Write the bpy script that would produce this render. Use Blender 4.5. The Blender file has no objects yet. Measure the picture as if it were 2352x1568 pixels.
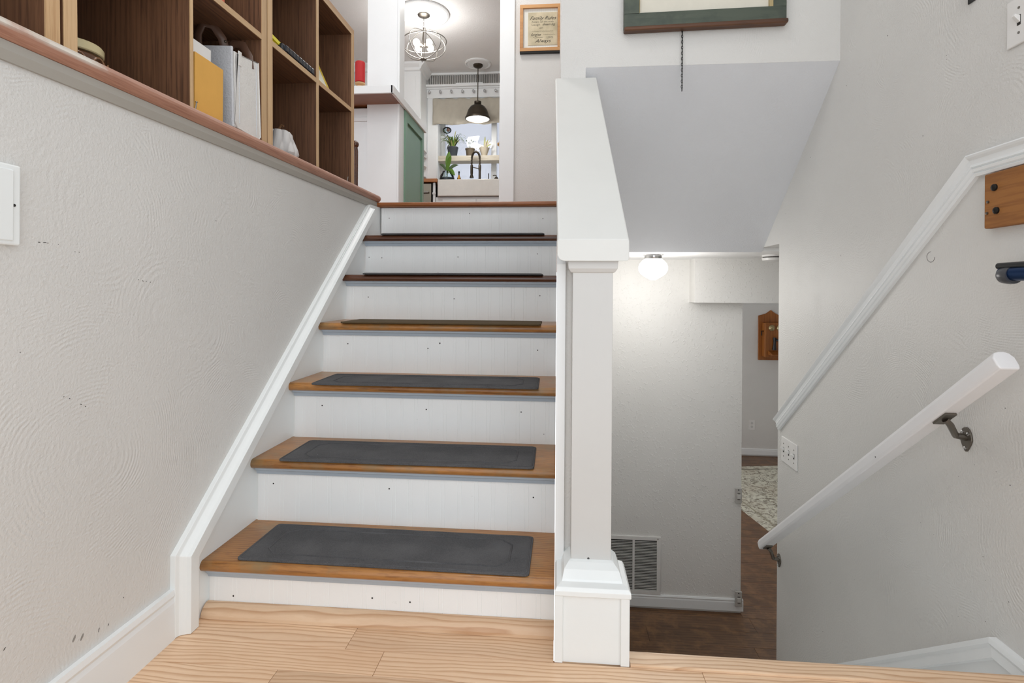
import bpy, bmesh, math, random
from mathutils import Vector, Matrix
random.seed(7)
SC = bpy.context.scene
COL = SC.collection
PI = math.pi
# ------------------------------------------------------------------ camera
F, YAW, ROLL, CY, CX0, EYE = 1228.0, -0.0833, 0.0068, 669.5, 0.896, 0.836
cam = bpy.data.cameras.new('camera'); camo = bpy.data.objects.new('camera', cam); COL.objects.link(camo)
cam.sensor_fit = 'HORIZONTAL'; cam.sensor_width = 36.0; cam.lens = F / 2352 * 36.0
cam.shift_y = (CY - 784.0) / 2352.0; cam.clip_start = 0.02; cam.clip_end = 200
c_, s_ = math.cos(YAW), math.sin(YAW); cr_, sr_ = math.cos(ROLL), math.sin(ROLL)
r0 = Vector((c_, -s_, 0)); fw = Vector((s_, c_, 0)); up = Vector((0, 0, 1))
ax = r0 * cr_ + up * sr_; ay = up * cr_ - r0 * sr_; az = -fw
M4 = Matrix(((ax.x, ay.x, az.x, CX0), (ax.y, ay.y, az.y, 0), (ax.z, ay.z, az.z, EYE), (0, 0, 0, 1)))
camo.matrix_world = M4
SC.camera = camo
# ------------------------------------------------------------------ world, exposure
w = bpy.data.worlds.new('world'); SC.world = w; w.use_nodes = True
bg = w.node_tree.nodes['Background']; bg.inputs[0].default_value = (0.94, 0.97, 1.0, 1); bg.inputs[1].default_value = 1.72
SC.view_settings.view_transform = 'Standard'; SC.view_settings.look = 'None'
SC.view_settings.gamma = 1.0; SC.view_settings.use_curve_mapping = False
SC.view_settings.exposure = 0.0
SC.cycles.max_bounces = 20; SC.cycles.diffuse_bounces = 14

def area_light(name, loc, size, power, color=(1, .975, .95), rot=(0, 0, 0), sizey=None):
    l = bpy.data.lights.new(name, 'AREA'); l.energy = power; l.color = color; l.size = size
    if sizey: l.shape = 'RECTANGLE'; l.size_y = sizey
    else: l.shape = 'DISK'
    o = bpy.data.objects.new(name, l); COL.objects.link(o); o.location = loc; o.rotation_euler = rot
    return o
def point_light(name, loc, power, radius=.05, color=(1, .975, .945)):
    l = bpy.data.lights.new(name, 'POINT'); l.energy = power; l.color = color; l.shadow_soft_size = radius
    o = bpy.data.objects.new(name, l); COL.objects.link(o); o.location = loc
    return o
area_light('landing_lamp', (.35, 1.0, 3.60), .55, 9)
area_light('hall_fill', (0.25, 3.05, 3.60), .45, 13)  # unseen area light added to brighten the upper hall; no fixture built
area_light('kitchen_fill', (0.3, 4.9, 3.66), .6, 8)  # extra light added beside the chandelier to lift the kitchen
area_light('family_room_fill', (3.3, 5.0, 1.02), .5, 4)  # added fill for the lower level; no lamp is seen there

# ------------------------------------------------------------------ materials
def lin(c):
    c = c / 255.0
    return c / 12.92 if c <= .04045 else ((c + .055) / 1.055) ** 2.4
def rgb(r, g, b): return (lin(r), lin(g), lin(b), 1)
class NT:
    def __init__(s, name):
        s.m = bpy.data.materials.new(name); s.m.use_nodes = True
        s.t = s.m.node_tree; s.b = s.t.nodes['Principled BSDF']; s.out = s.t.nodes['Material Output']
    def n(s, typ, **kw):
        nd = s.t.nodes.new(typ)
        for k, v in kw.items():
            if hasattr(nd, k): setattr(nd, k, v)
        return nd
    def l(s, a, b): s.t.links.new(a, b)
    def coords(s, scale=(1, 1, 1), rot=(0, 0, 0), rnd=True):
        tc = s.n('ShaderNodeTexCoord'); mp = s.n('ShaderNodeMapping')
        mp.inputs['Scale'].default_value = scale; mp.inputs['Rotation'].default_value = rot
        s.l(tc.outputs['Object'], mp.inputs['Vector'])
        if not rnd: return mp.outputs[0]
        oi = s.n('ShaderNodeObjectInfo'); mu = s.n('ShaderNodeMath', operation='MULTIPLY'); mu.inputs[1].default_value = 37.3
        s.l(oi.outputs['Random'], mu.inputs[0])
        ad = s.n('ShaderNodeVectorMath', operation='ADD'); s.l(mp.outputs[0], ad.inputs[0]); s.l(mu.outputs[0], ad.inputs[1])
        return ad.outputs[0]
    def noise(s, vec, scale, detail=4, rough=.55, dist=0):
        nz = s.n('ShaderNodeTexNoise'); nz.inputs['Scale'].default_value = scale; nz.inputs['Detail'].default_value = detail
        nz.inputs['Roughness'].default_value = rough; nz.inputs['Distortion'].default_value = dist
        s.l(vec, nz.inputs['Vector']); return nz.outputs['Fac']
    def ramp(s, fac, stops, interp='LINEAR'):
        r = s.n('ShaderNodeValToRGB'); r.color_ramp.interpolation = interp
        e = r.color_ramp.elements
        while len(e) < len(stops): e.new(.5)
        for i, (p, c) in enumerate(stops): e[i].position = p; e[i].color = c
        s.l(fac, r.inputs[0]); return r.outputs[0]
    def mix(s, fac, a, b, mode='MIX'):
        m = s.n('ShaderNodeMix'); m.data_type = 'RGBA'; m.blend_type = mode
        if isinstance(fac, float): m.inputs[0].default_value = fac
        else: s.l(fac, m.inputs[0])
        for v, i in ((a, 6), (b, 7)):
            if isinstance(v, tuple): m.inputs[i].default_value = v
            else: s.l(v, m.inputs[i])
        return m.outputs[2]
    def math(s, op, a, b=None):
        m = s.n('ShaderNodeMath', operation=op)
        for v, i in ((a, 0), (b, 1)):
            if v is None: continue
            if isinstance(v, (int, float)): m.inputs[i].default_value = v
            else: s.l(v, m.inputs[i])
        return m.outputs[0]
    def bump(s, h, strength=.3, dist=.01):
        b = s.n('ShaderNodeBump'); b.inputs['Strength'].default_value = strength; b.inputs['Distance'].default_value = dist
        s.l(h, b.inputs['Height']); s.l(b.outputs[0], s.b.inputs['Normal'])
    def fin(s, color=None, rough=.5, metal=0, spec=.5, coat=0):
        if color is not None:
            if isinstance(color, tuple): s.b.inputs['Base Color'].default_value = color
            else: s.l(color, s.b.inputs['Base Color'])
        if isinstance(rough, (int, float)): s.b.inputs['Roughness'].default_value = rough
        else: s.l(rough, s.b.inputs['Roughness'])
        s.b.inputs['Metallic'].default_value = metal
        s.b.inputs['Specular IOR Level'].default_value = spec
        s.b.inputs['Coat Weight'].default_value = coat
        return s.m

def specks(t, vec, scale, size, keep):
    v = t.n('ShaderNodeTexVoronoi'); v.inputs['Scale'].default_value = scale; t.l(vec, v.inputs['Vector'])
    a = t.math('LESS_THAN', v.outputs['Distance'], size)
    sep = t.n('ShaderNodeSeparateColor'); t.l(v.outputs['Color'], sep.inputs[0])
    k = t.math('LESS_THAN', sep.outputs[0], keep)
    return t.math('MULTIPLY', a, k)

def wall_paint(name, col, swirl=1.0, pebble=.0, rough=.5, sp=.12):
    t = NT(name); vec = t.coords(rnd=False)
    v = t.n('ShaderNodeTexVoronoi'); v.inputs['Scale'].default_value = 2.6
    nz = t.n('ShaderNodeTexNoise'); nz.inputs['Scale'].default_value = 3; nz.inputs['Detail'].default_value = 3; t.l(vec, nz.inputs['Vector'])
    wv = t.n('ShaderNodeVectorMath', operation='MULTIPLY_ADD'); t.l(nz.outputs['Color'], wv.inputs[0])
    wv.inputs[1].default_value = (.09, .09, .09); t.l(vec, wv.inputs[2]); t.l(wv.outputs[0], v.inputs['Vector'])
    ph = t.math('MULTIPLY', v.outputs['Distance'], 330.0); sn = t.math('SINE', ph)
    n1 = t.noise(vec, 12, 3); n2 = t.noise(vec, 170, 3, .6); n3 = t.noise(vec, 60, 2, .5)
    gate = t.ramp(n1, [(.42, (0, 0, 0, 1)), (.66, (1, 1, 1, 1))])
    sw = t.math('MULTIPLY', sn, gate); sw = t.math('MULTIPLY', sw, .16 * swirl)
    h = t.math('ADD', sw, t.math('MULTIPLY', n2, .9))
    pb = t.ramp(n3, [(.58, (0, 0, 0, 1)), (.70, (1, 1, 1, 1))])
    h = t.math('ADD', h, t.math('MULTIPLY', pb, 1.5 * pebble + .15))
    t.bump(h, .55 if pebble < .5 else .32, .003)
    n4 = t.noise(vec, 1.7, 4)
    c2 = tuple(x * .955 for x in col[:3]) + (1,)
    base = t.mix(t.ramp(n4, [(.35, (0, 0, 0, 1)), (.65, (1, 1, 1, 1))]), col, c2)
    if sp:
        base = t.mix(specks(t, vec, 9, .014, sp), base, (.03, .03, .028, 1))
    return t.fin(base, rough, spec=.45)
def paint(name, col, rough=.38, chips=.0, bump=.12):
    t = NT(name); vec = t.coords()
    n1 = t.noise(vec, 8, 4); c2 = tuple(x * .95 for x in col[:3]) + (1,)
    base = t.mix(n1, col, c2)
    if chips:
        base = t.mix(specks(t, vec, 16, .045, chips), base, (.05, .05, .05, 1))
        n5 = t.noise(vec, 23, 5, .7)
        base = t.mix(t.ramp(n5, [(.70, (0, 0, 0, 1)), (.78, (.35, .35, .35, 1))]), base, (.25, .25, .24, 1))
    n2 = t.noise(vec, 55, 3)
    t.bump(n2, bump, .002)
    return t.fin(base, rough)
def wood(name, c1, c2, c3, axis=0, fine=90, wave=18, dist=7, rough=.4, stretch=.06, wmix=.6, bump=.15, coat=0, blotch=None, dsc=.25):
    t = NT(name)
    sc = [1, 1, 1]; sc[axis] = stretch
    vec = t.coords(tuple(sc))
    nz = t.noise(vec, fine, 4, .6); broad = t.noise(vec, 6, 3)
    wv = t.n('ShaderNodeTexWave'); wv.wave_type = 'BANDS'; wv.bands_direction = ('Y', 'X', 'X')[axis]; wv.wave_profile = 'SAW'
    wv.inputs['Scale'].default_value = wave; wv.inputs['Distortion'].default_value = dist
    wv.inputs['Detail'].default_value = 2.0; wv.inputs['Detail Scale'].default_value = dsc
    t.l(vec, wv.inputs['Vector'])
    g = t.ramp(wv.outputs['Fac'], [(.0, c1), (.45, c1), (.88, c2), (1, c1)])
    f = t.ramp(nz, [(.38, c3), (.52, c1), (.8, c1)])
    col = t.mix(wmix, f, g)
    col = t.mix(t.ramp(broad, [(.35, (0, 0, 0, 1)), (.7, (.5, .5, .5, 1))]), col, c2)
    if blotch:
        nb = t.noise(t.coords((1, 1, 1)), 9, 5, .65)
        col = t.mix(t.ramp(nb, [(.48, (0, 0, 0, 1)), (.68, (.8, .8, .8, 1))]), col, blotch)
    oi = t.n('ShaderNodeObjectInfo'); hs = t.n('ShaderNodeHueSaturation')
    v = t.n('ShaderNodeMapRange'); v.inputs[3].default_value = .9; v.inputs[4].default_value = 1.1
    t.l(oi.outputs['Random'], v.inputs[0]); t.l(v.outputs[0], hs.inputs['Value']); t.l(col, hs.inputs['Color'])
    t.bump(nz, bump, .002)
    return t.fin(hs.outputs[0], rough, coat=coat)
def plain(name, col, rough=.4, metal=0, bump=0, bs=80, spec=.5):
    t = NT(name)
    vec = t.coords(); n1 = t.noise(vec, 20, 3)
    c2 = tuple(x * .88 for x in col[:3]) + (1,)
    base = t.mix(n1, col, c2)
    if bump: t.bump(t.noise(vec, bs, 3), bump, .003)
    return t.fin(base, rough, metal, spec)
def emit(name, col, strength, base=(.9, .9, .9, 1)):
    t = NT(name); t.b.inputs['Emission Color'].default_value = col; t.b.inputs['Emission Strength'].default_value = strength
    return t.fin(base, .3)
def glassy(name, tint=(1, 1, 1, 1), refl=.12):
    t = NT(name); t.t.nodes.remove(t.b)
    tr = t.n('ShaderNodeBsdfTransparent'); tr.inputs[0].default_value = tint
    gl = t.n('ShaderNodeBsdfGlossy'); gl.inputs['Roughness'].default_value = .03
    fr = t.n('ShaderNodeFresnel'); fr.inputs[0].default_value = 1.45
    mx = t.n('ShaderNodeMixShader'); t.l(fr.outputs[0], mx.inputs[0]); t.l(tr.outputs[0], mx.inputs[1]); t.l(gl.outputs[0], mx.inputs[2])
    t.l(mx.outputs[0], t.out.inputs[0]); return t.m

MT = {}
MT['wall'] = wall_paint('wall_paint', rgb(216, 215, 212), 1.0, 0, .42)
MT['wall_pebble'] = wall_paint('orange_peel_paint', rgb(226, 225, 222), .25, 1.0, .5, .06)
MT['soffit'] = wall_paint('soffit_paint', rgb(224, 226, 230), .15, 0, .7, .03)
MT['ceiling'] = wall_paint('ceiling_paint', rgb(238, 238, 237), .1, .2, .7, 0)
MT['trim'] = paint('trim_paint', rgb(237, 241, 241), .35, .10)
MT['trim_clean'] = paint('trim_clean', rgb(237, 240, 241), .33)
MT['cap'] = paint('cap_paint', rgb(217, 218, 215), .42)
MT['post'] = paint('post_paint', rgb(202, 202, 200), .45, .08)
MT['riser'] = paint('riser_paint', rgb(244, 246, 246), .4, .35)
MT['cove'] = paint('cove_paint', rgb(176, 188, 200), .4)
MT['rail_white'] = paint('rail_paint', rgb(236, 236, 238), .3, .06)
MT['oak_light'] = wood('light_oak', rgb(232, 202, 170), rgb(190, 146, 108), rgb(216, 182, 148), 0, 150, 26, 17, .38, .22, .8, .1, dsc=.42)
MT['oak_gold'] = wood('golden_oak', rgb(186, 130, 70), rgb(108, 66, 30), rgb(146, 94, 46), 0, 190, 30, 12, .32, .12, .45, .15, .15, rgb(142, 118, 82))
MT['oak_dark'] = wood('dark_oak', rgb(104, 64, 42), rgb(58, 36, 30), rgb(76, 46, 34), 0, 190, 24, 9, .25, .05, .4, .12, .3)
MT['oak_red'] = wood('red_oak', rgb(184, 138, 116), rgb(136, 94, 76), rgb(158, 112, 92), 1, 160, 14, 5, .45, .06, .4, .25)
MT['oak_nose'] = wood('stained_oak', rgb(158, 96, 52), rgb(96, 54, 28), rgb(122, 72, 38), 0, 190, 24, 9, .35, .05, .4, .15)
MT['walnut'] = wood('walnut_laminate', rgb(128, 90, 64), rgb(80, 54, 38), rgb(82, 56, 40), 2, 220, 22, 9, .55, .035, .4, .08)
MT['walnut_h'] = wood('walnut_laminate_flat', rgb(128, 90, 64), rgb(80, 54, 38), rgb(82, 56, 40), 1, 220, 22, 9, .55, .035, .4, .08)
MT['ply'] = wood('raw_edge', rgb(214, 182, 140), rgb(170, 132, 92), rgb(188, 150, 108), 2, 300, 60, 3, .5, .03, .5, .1)
MT['ply_h'] = wood('raw_edge_flat', rgb(214, 182, 140), rgb(170, 132, 92), rgb(188, 150, 108), 1, 300, 60, 3, .5, .03, .5, .1)
MT['vinyl'] = wood('dark_vinyl', rgb(122, 90, 64), rgb(62, 44, 32), rgb(84, 60, 43), 0, 90, 12, 9, .4, .09, .45, .08, 0, rgb(138, 102, 70))
MT['mat'] = None
t = NT('mat_carpet'); vec = t.coords(); n1 = t.noise(vec, 320, 2, .7); n2 = t.noise(vec, 9, 4)
cc = t.mix(n1, rgb(58, 58, 60), rgb(100, 100, 102)); cc = t.mix(t.ramp(n2, [(.4, (0, 0, 0, 1)), (.75, (.45, .45, .45, 1))]), cc, rgb(110, 110, 112))
cc = t.mix(specks(t, vec, 60, .05, .05), cc, rgb(190, 190, 188)); t.bump(n1, .6, .003); MT['mat'] = t.fin(cc, .95, spec=.2)
MT['mat_brown'] = plain('mat_brown', rgb(92, 78, 58), .9, 0, .5, 250, .2)
MT['steel'] = plain('brushed_steel', rgb(150, 146, 140), .35, 1)
MT['nickel'] = plain('dull_nickel', rgb(128, 122, 114), .42, 1)
MT['chrome'] = plain('chrome', rgb(210, 210, 210), .15, 1)
MT['iron'] = plain('black_iron', rgb(40, 38, 36), .5, .6)
MT['chain'] = plain('black_chain', rgb(24, 23, 22), .6)
MT['bronze'] = plain('bronze', rgb(96, 86, 74), .4, .8)
MT['darkbronze'] = plain('dark_bronze', rgb(70, 62, 52), .4, .7)
MT['plastic'] = plain('white_plastic', rgb(232, 231, 229), .3)
MT['shadow_gap'] = plain('dark_gap', rgb(40, 36, 32), .8)
MT['green_cab'] = paint('green_cabinet', rgb(124, 160, 138), .4, 0, .2)
MT['black'] = plain('black_plastic', rgb(26, 26, 28), .35)
MT['bulb'] = emit('bulb_glow', (1, .96, .9, 1), 9)
MT['globe'] = emit('globe_glow', (1, .97, .94, 1), 6)
MT['lampinner'] = paint('lamp_inner_white', rgb(240, 238, 232), .4)
MT['glass'] = glassy('window_glass')
MT['clearglass'] = glassy('vase_glass', (.86, .93, .93, 1))
MT['porcelain'] = plain('porcelain', rgb(238, 236, 230), .15)
MT['linen'] = plain('linen', rgb(192, 186, 172), .9, 0, .4, 300)
MT['leaf'] = plain('leaf_green', rgb(96, 138, 40), .4)
MT['leaf_dark'] = plain('leaf_dark', rgb(70, 92, 52), .45)
MT['leaf_pale'] = plain('leaf_pale', rgb(170, 172, 110), .5)
MT['dried'] = plain('dried_flower', rgb(176, 140, 96), .8)
MT['basket'] = plain('pale_basket', rgb(206, 196, 176), .8, 0, .6, 90)
MT['pot_brown'] = plain('taupe_pot', rgb(110, 98, 80), .5)
MT['pot_dark'] = plain('slate_pot', rgb(70, 76, 84), .5)
MT['butcher'] = wood('butcher_block', rgb(186, 122, 66), rgb(142, 86, 42), rgb(160, 100, 54), 0, 90, 9, 4, .35, .08, .4)

# ------------------------------------------------------------------ mesh helpers
class MB:
    def __init__(s): s.v = []; s.f = []; s.sm = []
    def add(s, vs, fs, smooth=False):
        o = len(s.v); s.v += [tuple(v) for v in vs]; s.f += [tuple(i + o for i in f) for f in fs]; s.sm += [smooth] * len(fs); return s
    def box(s, x0, y0, z0, x1, y1, z1):
        v = [(x0, y0, z0), (x1, y0, z0), (x1, y1, z0), (x0, y1, z0), (x0, y0, z1), (x1, y0, z1), (x1, y1, z1), (x0, y1, z1)]
        return s.add(v, [(0, 3, 2, 1), (4, 5, 6, 7), (0, 1, 5, 4), (1, 2, 6, 5), (2, 3, 7, 6), (3, 0, 4, 7)])
    def prism(s, poly, fn, a, b, smooth=False):
        n = len(poly); v = [fn(p, a) for p in poly] + [fn(p, b) for p in poly]
        s.add(v, [tuple(range(n)), tuple(range(2 * n - 1, n - 1, -1))])
        return s.add(v, [(i, (i + 1) % n, n + (i + 1) % n, n + i) for i in range(n)], smooth)
    def lathe(s, prof, c=(0, 0, 0), seg=24, axis='z', smooth=True):
        v = []; n = len(prof)
        for k in range(seg):
            a = 2 * PI * k / seg
            for r, h in prof:
                p = (r * math.cos(a), r * math.sin(a), h)
                if axis == 'y': p = (p[0], p[2], p[1])
                if axis == 'x': p = (p[2], p[0], p[1])
                v.append((c[0] + p[0], c[1] + p[1], c[2] + p[2]))
        f = []
        for k in range(seg):
            k2 = (k + 1) % seg
            for i in range(n - 1): f.append((k * n + i, k2 * n + i, k2 * n + i + 1, k * n + i + 1))
        s.add(v, f, smooth)
        if prof[0][0] > 1e-5: s.add(v[0::n], [tuple(range(seg))])
        if prof[-1][0] > 1e-5: s.add(v[n - 1::n], [tuple(range(seg))])
        return s
    def tube(s, pts, r, seg=8, closed=False, taper=None, flat=None):
        pts = [Vector(p) for p in pts]; n = len(pts); v = []
        prev = None
        for i, p in enumerate(pts):
            if closed: tn = pts[(i + 1) % n] - pts[i - 1]
            else: tn = pts[min(i + 1, n - 1)] - pts[max(i - 1, 0)]
            tn.normalize()
            if prev is None:
                a = Vector((0, 0, 1)) if abs(tn.z) < .9 else Vector((1, 0, 0))
                u = tn.cross(a).normalized()
            else:
                u = (prev - tn * prev.dot(tn)).normalized()
            prev = u; w_ = tn.cross(u)
            rr = r if taper is None else r * taper[i]
            for k in range(seg):
                an = 2 * PI * k / seg
                v.append(p + u * math.cos(an) * rr * (flat or 1) + w_ * math.sin(an) * rr)
        f = []
        for i in range(n if closed else n - 1):
            j = (i + 1) % n
            for k in range(seg): f.append((i * seg + k, i * seg + (k + 1) % seg, j * seg + (k + 1) % seg, j * seg + k))
        s.add(v, f, True)
        if not closed: s.add(v[:seg], [tuple(range(seg))]); s.add(v[-seg:], [tuple(range(seg))])
        return s
    def sphere(s, c, r, seg=16, rings=10, sc=(1, 1, 1)):
        v = []; f = []
        prof = [(max(1e-6, r * math.sin(PI * i / rings)), -r * math.cos(PI * i / rings)) for i in range(rings + 1)]
        o = MB().lathe(prof, (0, 0, 0), seg)
        s.add([(c[0] + p[0] * sc[0], c[1] + p[1] * sc[1], c[2] + p[2] * sc[2]) for p in o.v], o.f, True); return s
    def sweep(s, path, prof, mapf, side=1):
        n = len(path); P = [Vector((p[0], p[1])) for p in path]; rows = []
        for i in range(n):
            ns = []
            if i > 0: d = (P[i] - P[i - 1]).normalized(); ns.append(Vector((-d.y, d.x)) * side)
            if i < n - 1: d = (P[i + 1] - P[i]).normalized(); ns.append(Vector((-d.y, d.x)) * side)
            if len(ns) == 2:
                m = (ns[0] + ns[1]).normalized(); m = m / max(.2, m.dot(ns[0]))
            else: m = ns[0]
            rows.append([mapf(P[i] + m * a, b) for a, b in prof])
        k = len(prof); v = [p for r in rows for p in r]; f = []
        for i in range(n - 1):
            for j in range(k): f.append((i * k + j, i * k + (j + 1) % k, (i + 1) * k + (j + 1) % k, (i + 1) * k + j))
        f.append(tuple(range(k))); f.append(tuple(range((n - 1) * k, n * k)))
        return s.add(v, f)
    def mesh(s, name, m):
        me = bpy.data.meshes.new(name); me.from_pydata(s.v, [], s.f); me.update()
        bm = bmesh.new(); bm.from_mesh(me); bmesh.ops.remove_doubles(bm, verts=bm.verts, dist=1e-6)
        bmesh.ops.recalc_face_normals(bm, faces=bm.faces); bm.to_mesh(me); bm.free()
        if any(s.sm) and len(me.polygons):
            if all(s.sm) or True:
                for p in me.polygons: p.use_smooth = True
                me.set_sharp_from_angle(angle=math.radians(40))
        if m: me.materials.append(m)
        return me
def obj(name, mb, m, parent=None, bevel=0, seg=2, loc=None):
    if isinstance(m, str): m = MT[m]
    me = mb.mesh(name, m) if isinstance(mb, MB) else mb
    o = bpy.data.objects.new(name, me); COL.objects.link(o)
    if parent: o.parent = parent
    if loc: o.location = loc
    if bevel:
        b = o.modifiers.new('bevel', 'BEVEL'); b.width = bevel; b.segments = seg; b.limit_method = 'ANGLE'; b.angle_limit = math.radians(35)
        b.harden_normals = False
    return o
def box(name, a, b, m, parent=None, bevel=0, seg=2): return obj(name, MB().box(*a, *b), m, parent, bevel, seg)
def tag(o, label, cat, group=None):
    o['label'] = label; o['category'] = cat
    if group: o['group'] = group
    return o
def thing(name, label, cat, loc=(0, 0, 0), group=None):
    o = bpy.data.objects.new(name, None); COL.objects.link(o); o.location = loc; o.empty_display_size = .05
    return tag(o, label, cat, group)
def struct(o): o['kind'] = 'structure'; return o
def rel(mb, loc): mb.v = [(x - loc[0], y - loc[1], z - loc[2]) for x, y, z in mb.v]; return mb
def rrect(cx, cy, wx, wy, r, n=5):
    pts = []
    for sx, sy, a0 in ((1, 1, 0), (-1, 1, 90), (-1, -1, 180), (1, -1, 270)):
        for i in range(n + 1):
            a = math.radians(a0 + 90 * i / n)
            pts.append((cx + sx * (wx / 2 - r) + r * math.cos(a), cy + sy * (wy / 2 - r) + r * math.sin(a)))
    return pts
XY = lambda p, h: (p[0], p[1], h)
YZ = lambda p, h: (h, p[0], p[1])
XZ = lambda p, h: (p[0], h, p[1])

# ------------------------------------------------------------------ key dimensions (metres; z=0 landing floor)
RY0, RUN, RISE, H1, SW = 1.3188, .2237, .19, .1433, .8948
def TZ(k): return H1 + RISE * (k - 1)
def RY(k): return RY0 + RUN * k
ZU = TZ(7)                 # upper floor 1.283
ZL = -1.33                 # lower floor
XL, XR = -.022, 2.0        # left and right wall faces
YW = 2.2                   # wall over the descending stair
YE = 1.27                  # landing edge
ZH = 1.063                 # lower hall ceiling
ZC = 3.70                  # ceiling of upper storey
YB = 3.74                  # lower hall back wall
YD = 3.72                  # kitchen doorway wall
YK = 6.95                  # kitchen window wall

# ------------------------------------------------------------------ room shell
def railz(y): return 1.233 + .021 * (y - .8)
wl = MB(); wl.prism([(.1, -.3), (2.66, -.3), (2.66, 1.26), (.1, railz(.1))], YZ, -.14, XL)
struct(obj('wall_left', wl, 'wall'))
struct(box('wall_right', (XR, .55, -1.6), (XR + .12, 2.767, ZC), 'wall'))
struct(box('wall_right', (XR, 2.767, ZH + .02), (XR + .12, YB + .1, ZC), 'wall'))
# wall above the descending stair, with the partition beside the stair
struct(box('wall_back', (.907, YW, 1.752), (XR, YD, ZC), 'wall'))
kn = MB(); sl = .827
kn.prism([(1.345, ZL), (YD, ZL), (YD, 1.19), (YW - .001, 1.19), (YW - .001, 1.652), (1.345, .945 + .0)], YZ, .918, 1.008)
struct(obj('wall_stair', kn, 'wall'))
struct(box('wall_stair', (.907, YW, 1.2), (1.0085, YD, 1.752), 'wall'))
# sloped soffit
so = MB(); so.prism([(YW + .0005, 1.752), (2.992, 1.058), (2.992, 1.095), (YW + .08, 1.751)], YZ, 1.008, XR)
struct(obj('ceiling', so, 'soffit'))
struct(box('ceiling', (1.008, 2.992, ZH), (4.6, 7.5, ZH + .05), 'ceiling'))
struct(box('wall_hall', (1.0, YB, ZL), (2.152, YB + .12, ZH), 'wall_pebble'))
struct(box('wall_hall', (1.80, 3.60, .772), (4.5, YB + .12, ZH + .01), 'wall_pebble'))
struct(box('wall_far', (1.9, 7.37, ZL), (4.7, 7.5, ZH), 'wall'))
struct(box('wall_far', (4.5, 2.767, ZL), (4.62, 7.4, ZH), 'wall'))
struct(box('wall_far', (2.12, 2.65, ZL), (4.62, 2.767, ZH), 'wall'))
# upper storey
struct(box('ceiling', (-2.8, -1.2, ZC), (3.2, 7.4, ZC + .05), 'ceiling'))
uf = struct(box('floor', (-2.8, 2.69, ZU - .18), (.907, 7.3, ZU), 'oak_nose'))
struct(box('floor', (-2.8, -.5, 1.10), (-.14, 2.69, 1.215), 'oak_nose'))
struct(box('wall_left', (-2.9, 2.6, 1.1), (-2.8, 7.3, ZC), 'wall'))
# ledge the cube shelves stand on and its bull-nosed oak rail
lr = MB(); yy0, yy1 = .1, 2.655
def ledge(prof, mb):
    n = len(prof)
    v = []
    for y in (yy0, yy1):
        for x, z in prof: v.append((x, y, railz(y) + z))
    return mb.add(v, [tuple(range(n)), tuple(range(2 * n - 1, n - 1, -1))] + [(i, (i + 1) % n, n + (i + 1) % n, n + i) for i in range(n)])
nose = [(-.50, .012), (-.020, .012)] + [(-.018 + .020 * math.sin(math.radians(a)), .030 - .018 * math.cos(math.radians(a))) for a in range(0, 181, 20)] + [(-.50, .048)]
def worn(m):
    t = m.node_tree; b = t.nodes['Principled BSDF']; src = b.inputs['Base Color'].links[0].from_socket
    tc = t.nodes.new('ShaderNodeTexCoord'); sp_ = t.nodes.new('ShaderNodeSeparateXYZ'); t.links.new(tc.outputs['Object'], sp_.inputs[0])
    nz = t.nodes.new('ShaderNodeTexNoise'); nz.inputs['Scale'].default_value = 7; nz.inputs['Detail'].default_value = 6; t.links.new(tc.outputs['Object'], nz.inputs['Vector'])
    a = t.nodes.new('ShaderNodeMath'); a.operation = 'MULTIPLY_ADD'; a.inputs[1].default_value = .7; t.links.new(nz.outputs['Fac'], a.inputs[0]); t.links.new(sp_.outputs[1], a.inputs[2])
    r = t.nodes.new('ShaderNodeMapRange'); r.inputs[1].default_value = 1.22; r.inputs[2].default_value = 1.32; r.inputs[3].default_value = .85; r.inputs[4].default_value = 0; t.links.new(a.outputs[0], r.inputs[0])
    z_ = t.nodes.new('ShaderNodeMath'); z_.operation = 'MULTIPLY_ADD'; z_.inputs[1].default_value = -.021; t.links.new(sp_.outputs[1], z_.inputs[0]); t.links.new(sp_.outputs[2], z_.inputs[2])
    z2 = t.nodes.new('ShaderNodeMapRange'); z2.inputs[1].default_value = 1.233 - .0168 + .026; z2.inputs[2].default_value = 1.233 - .0168 + .034; t.links.new(z_.outputs[0], z2.inputs[0])
    mu = t.nodes.new('ShaderNodeMath'); mu.operation = 'MULTIPLY'; t.links.new(r.outputs[0], mu.inputs[0]); t.links.new(z2.outputs[0], mu.inputs[1])
    mx = t.nodes.new('ShaderNodeMix'); mx.data_type = 'RGBA'; t.links.new(mu.outputs[0], mx.inputs[0]); t.links.new(src, mx.inputs[6]); mx.inputs[7].default_value = rgb(206, 202, 192)
    t.links.new(mx.outputs[2], b.inputs['Base Color'])
worn(MT['oak_red'])
tr1 = struct(obj('trim_1', ledge(nose, lr), 'oak_red'))
und = [(-.10, -.02), (-.016, -.02), (-.010, -.004), (-.012, .012), (-.10, .012)]
obj('under_strip', ledge(und, MB()), paint('worn_strip', rgb(168, 164, 156), .5, .3), tr1)
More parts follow.
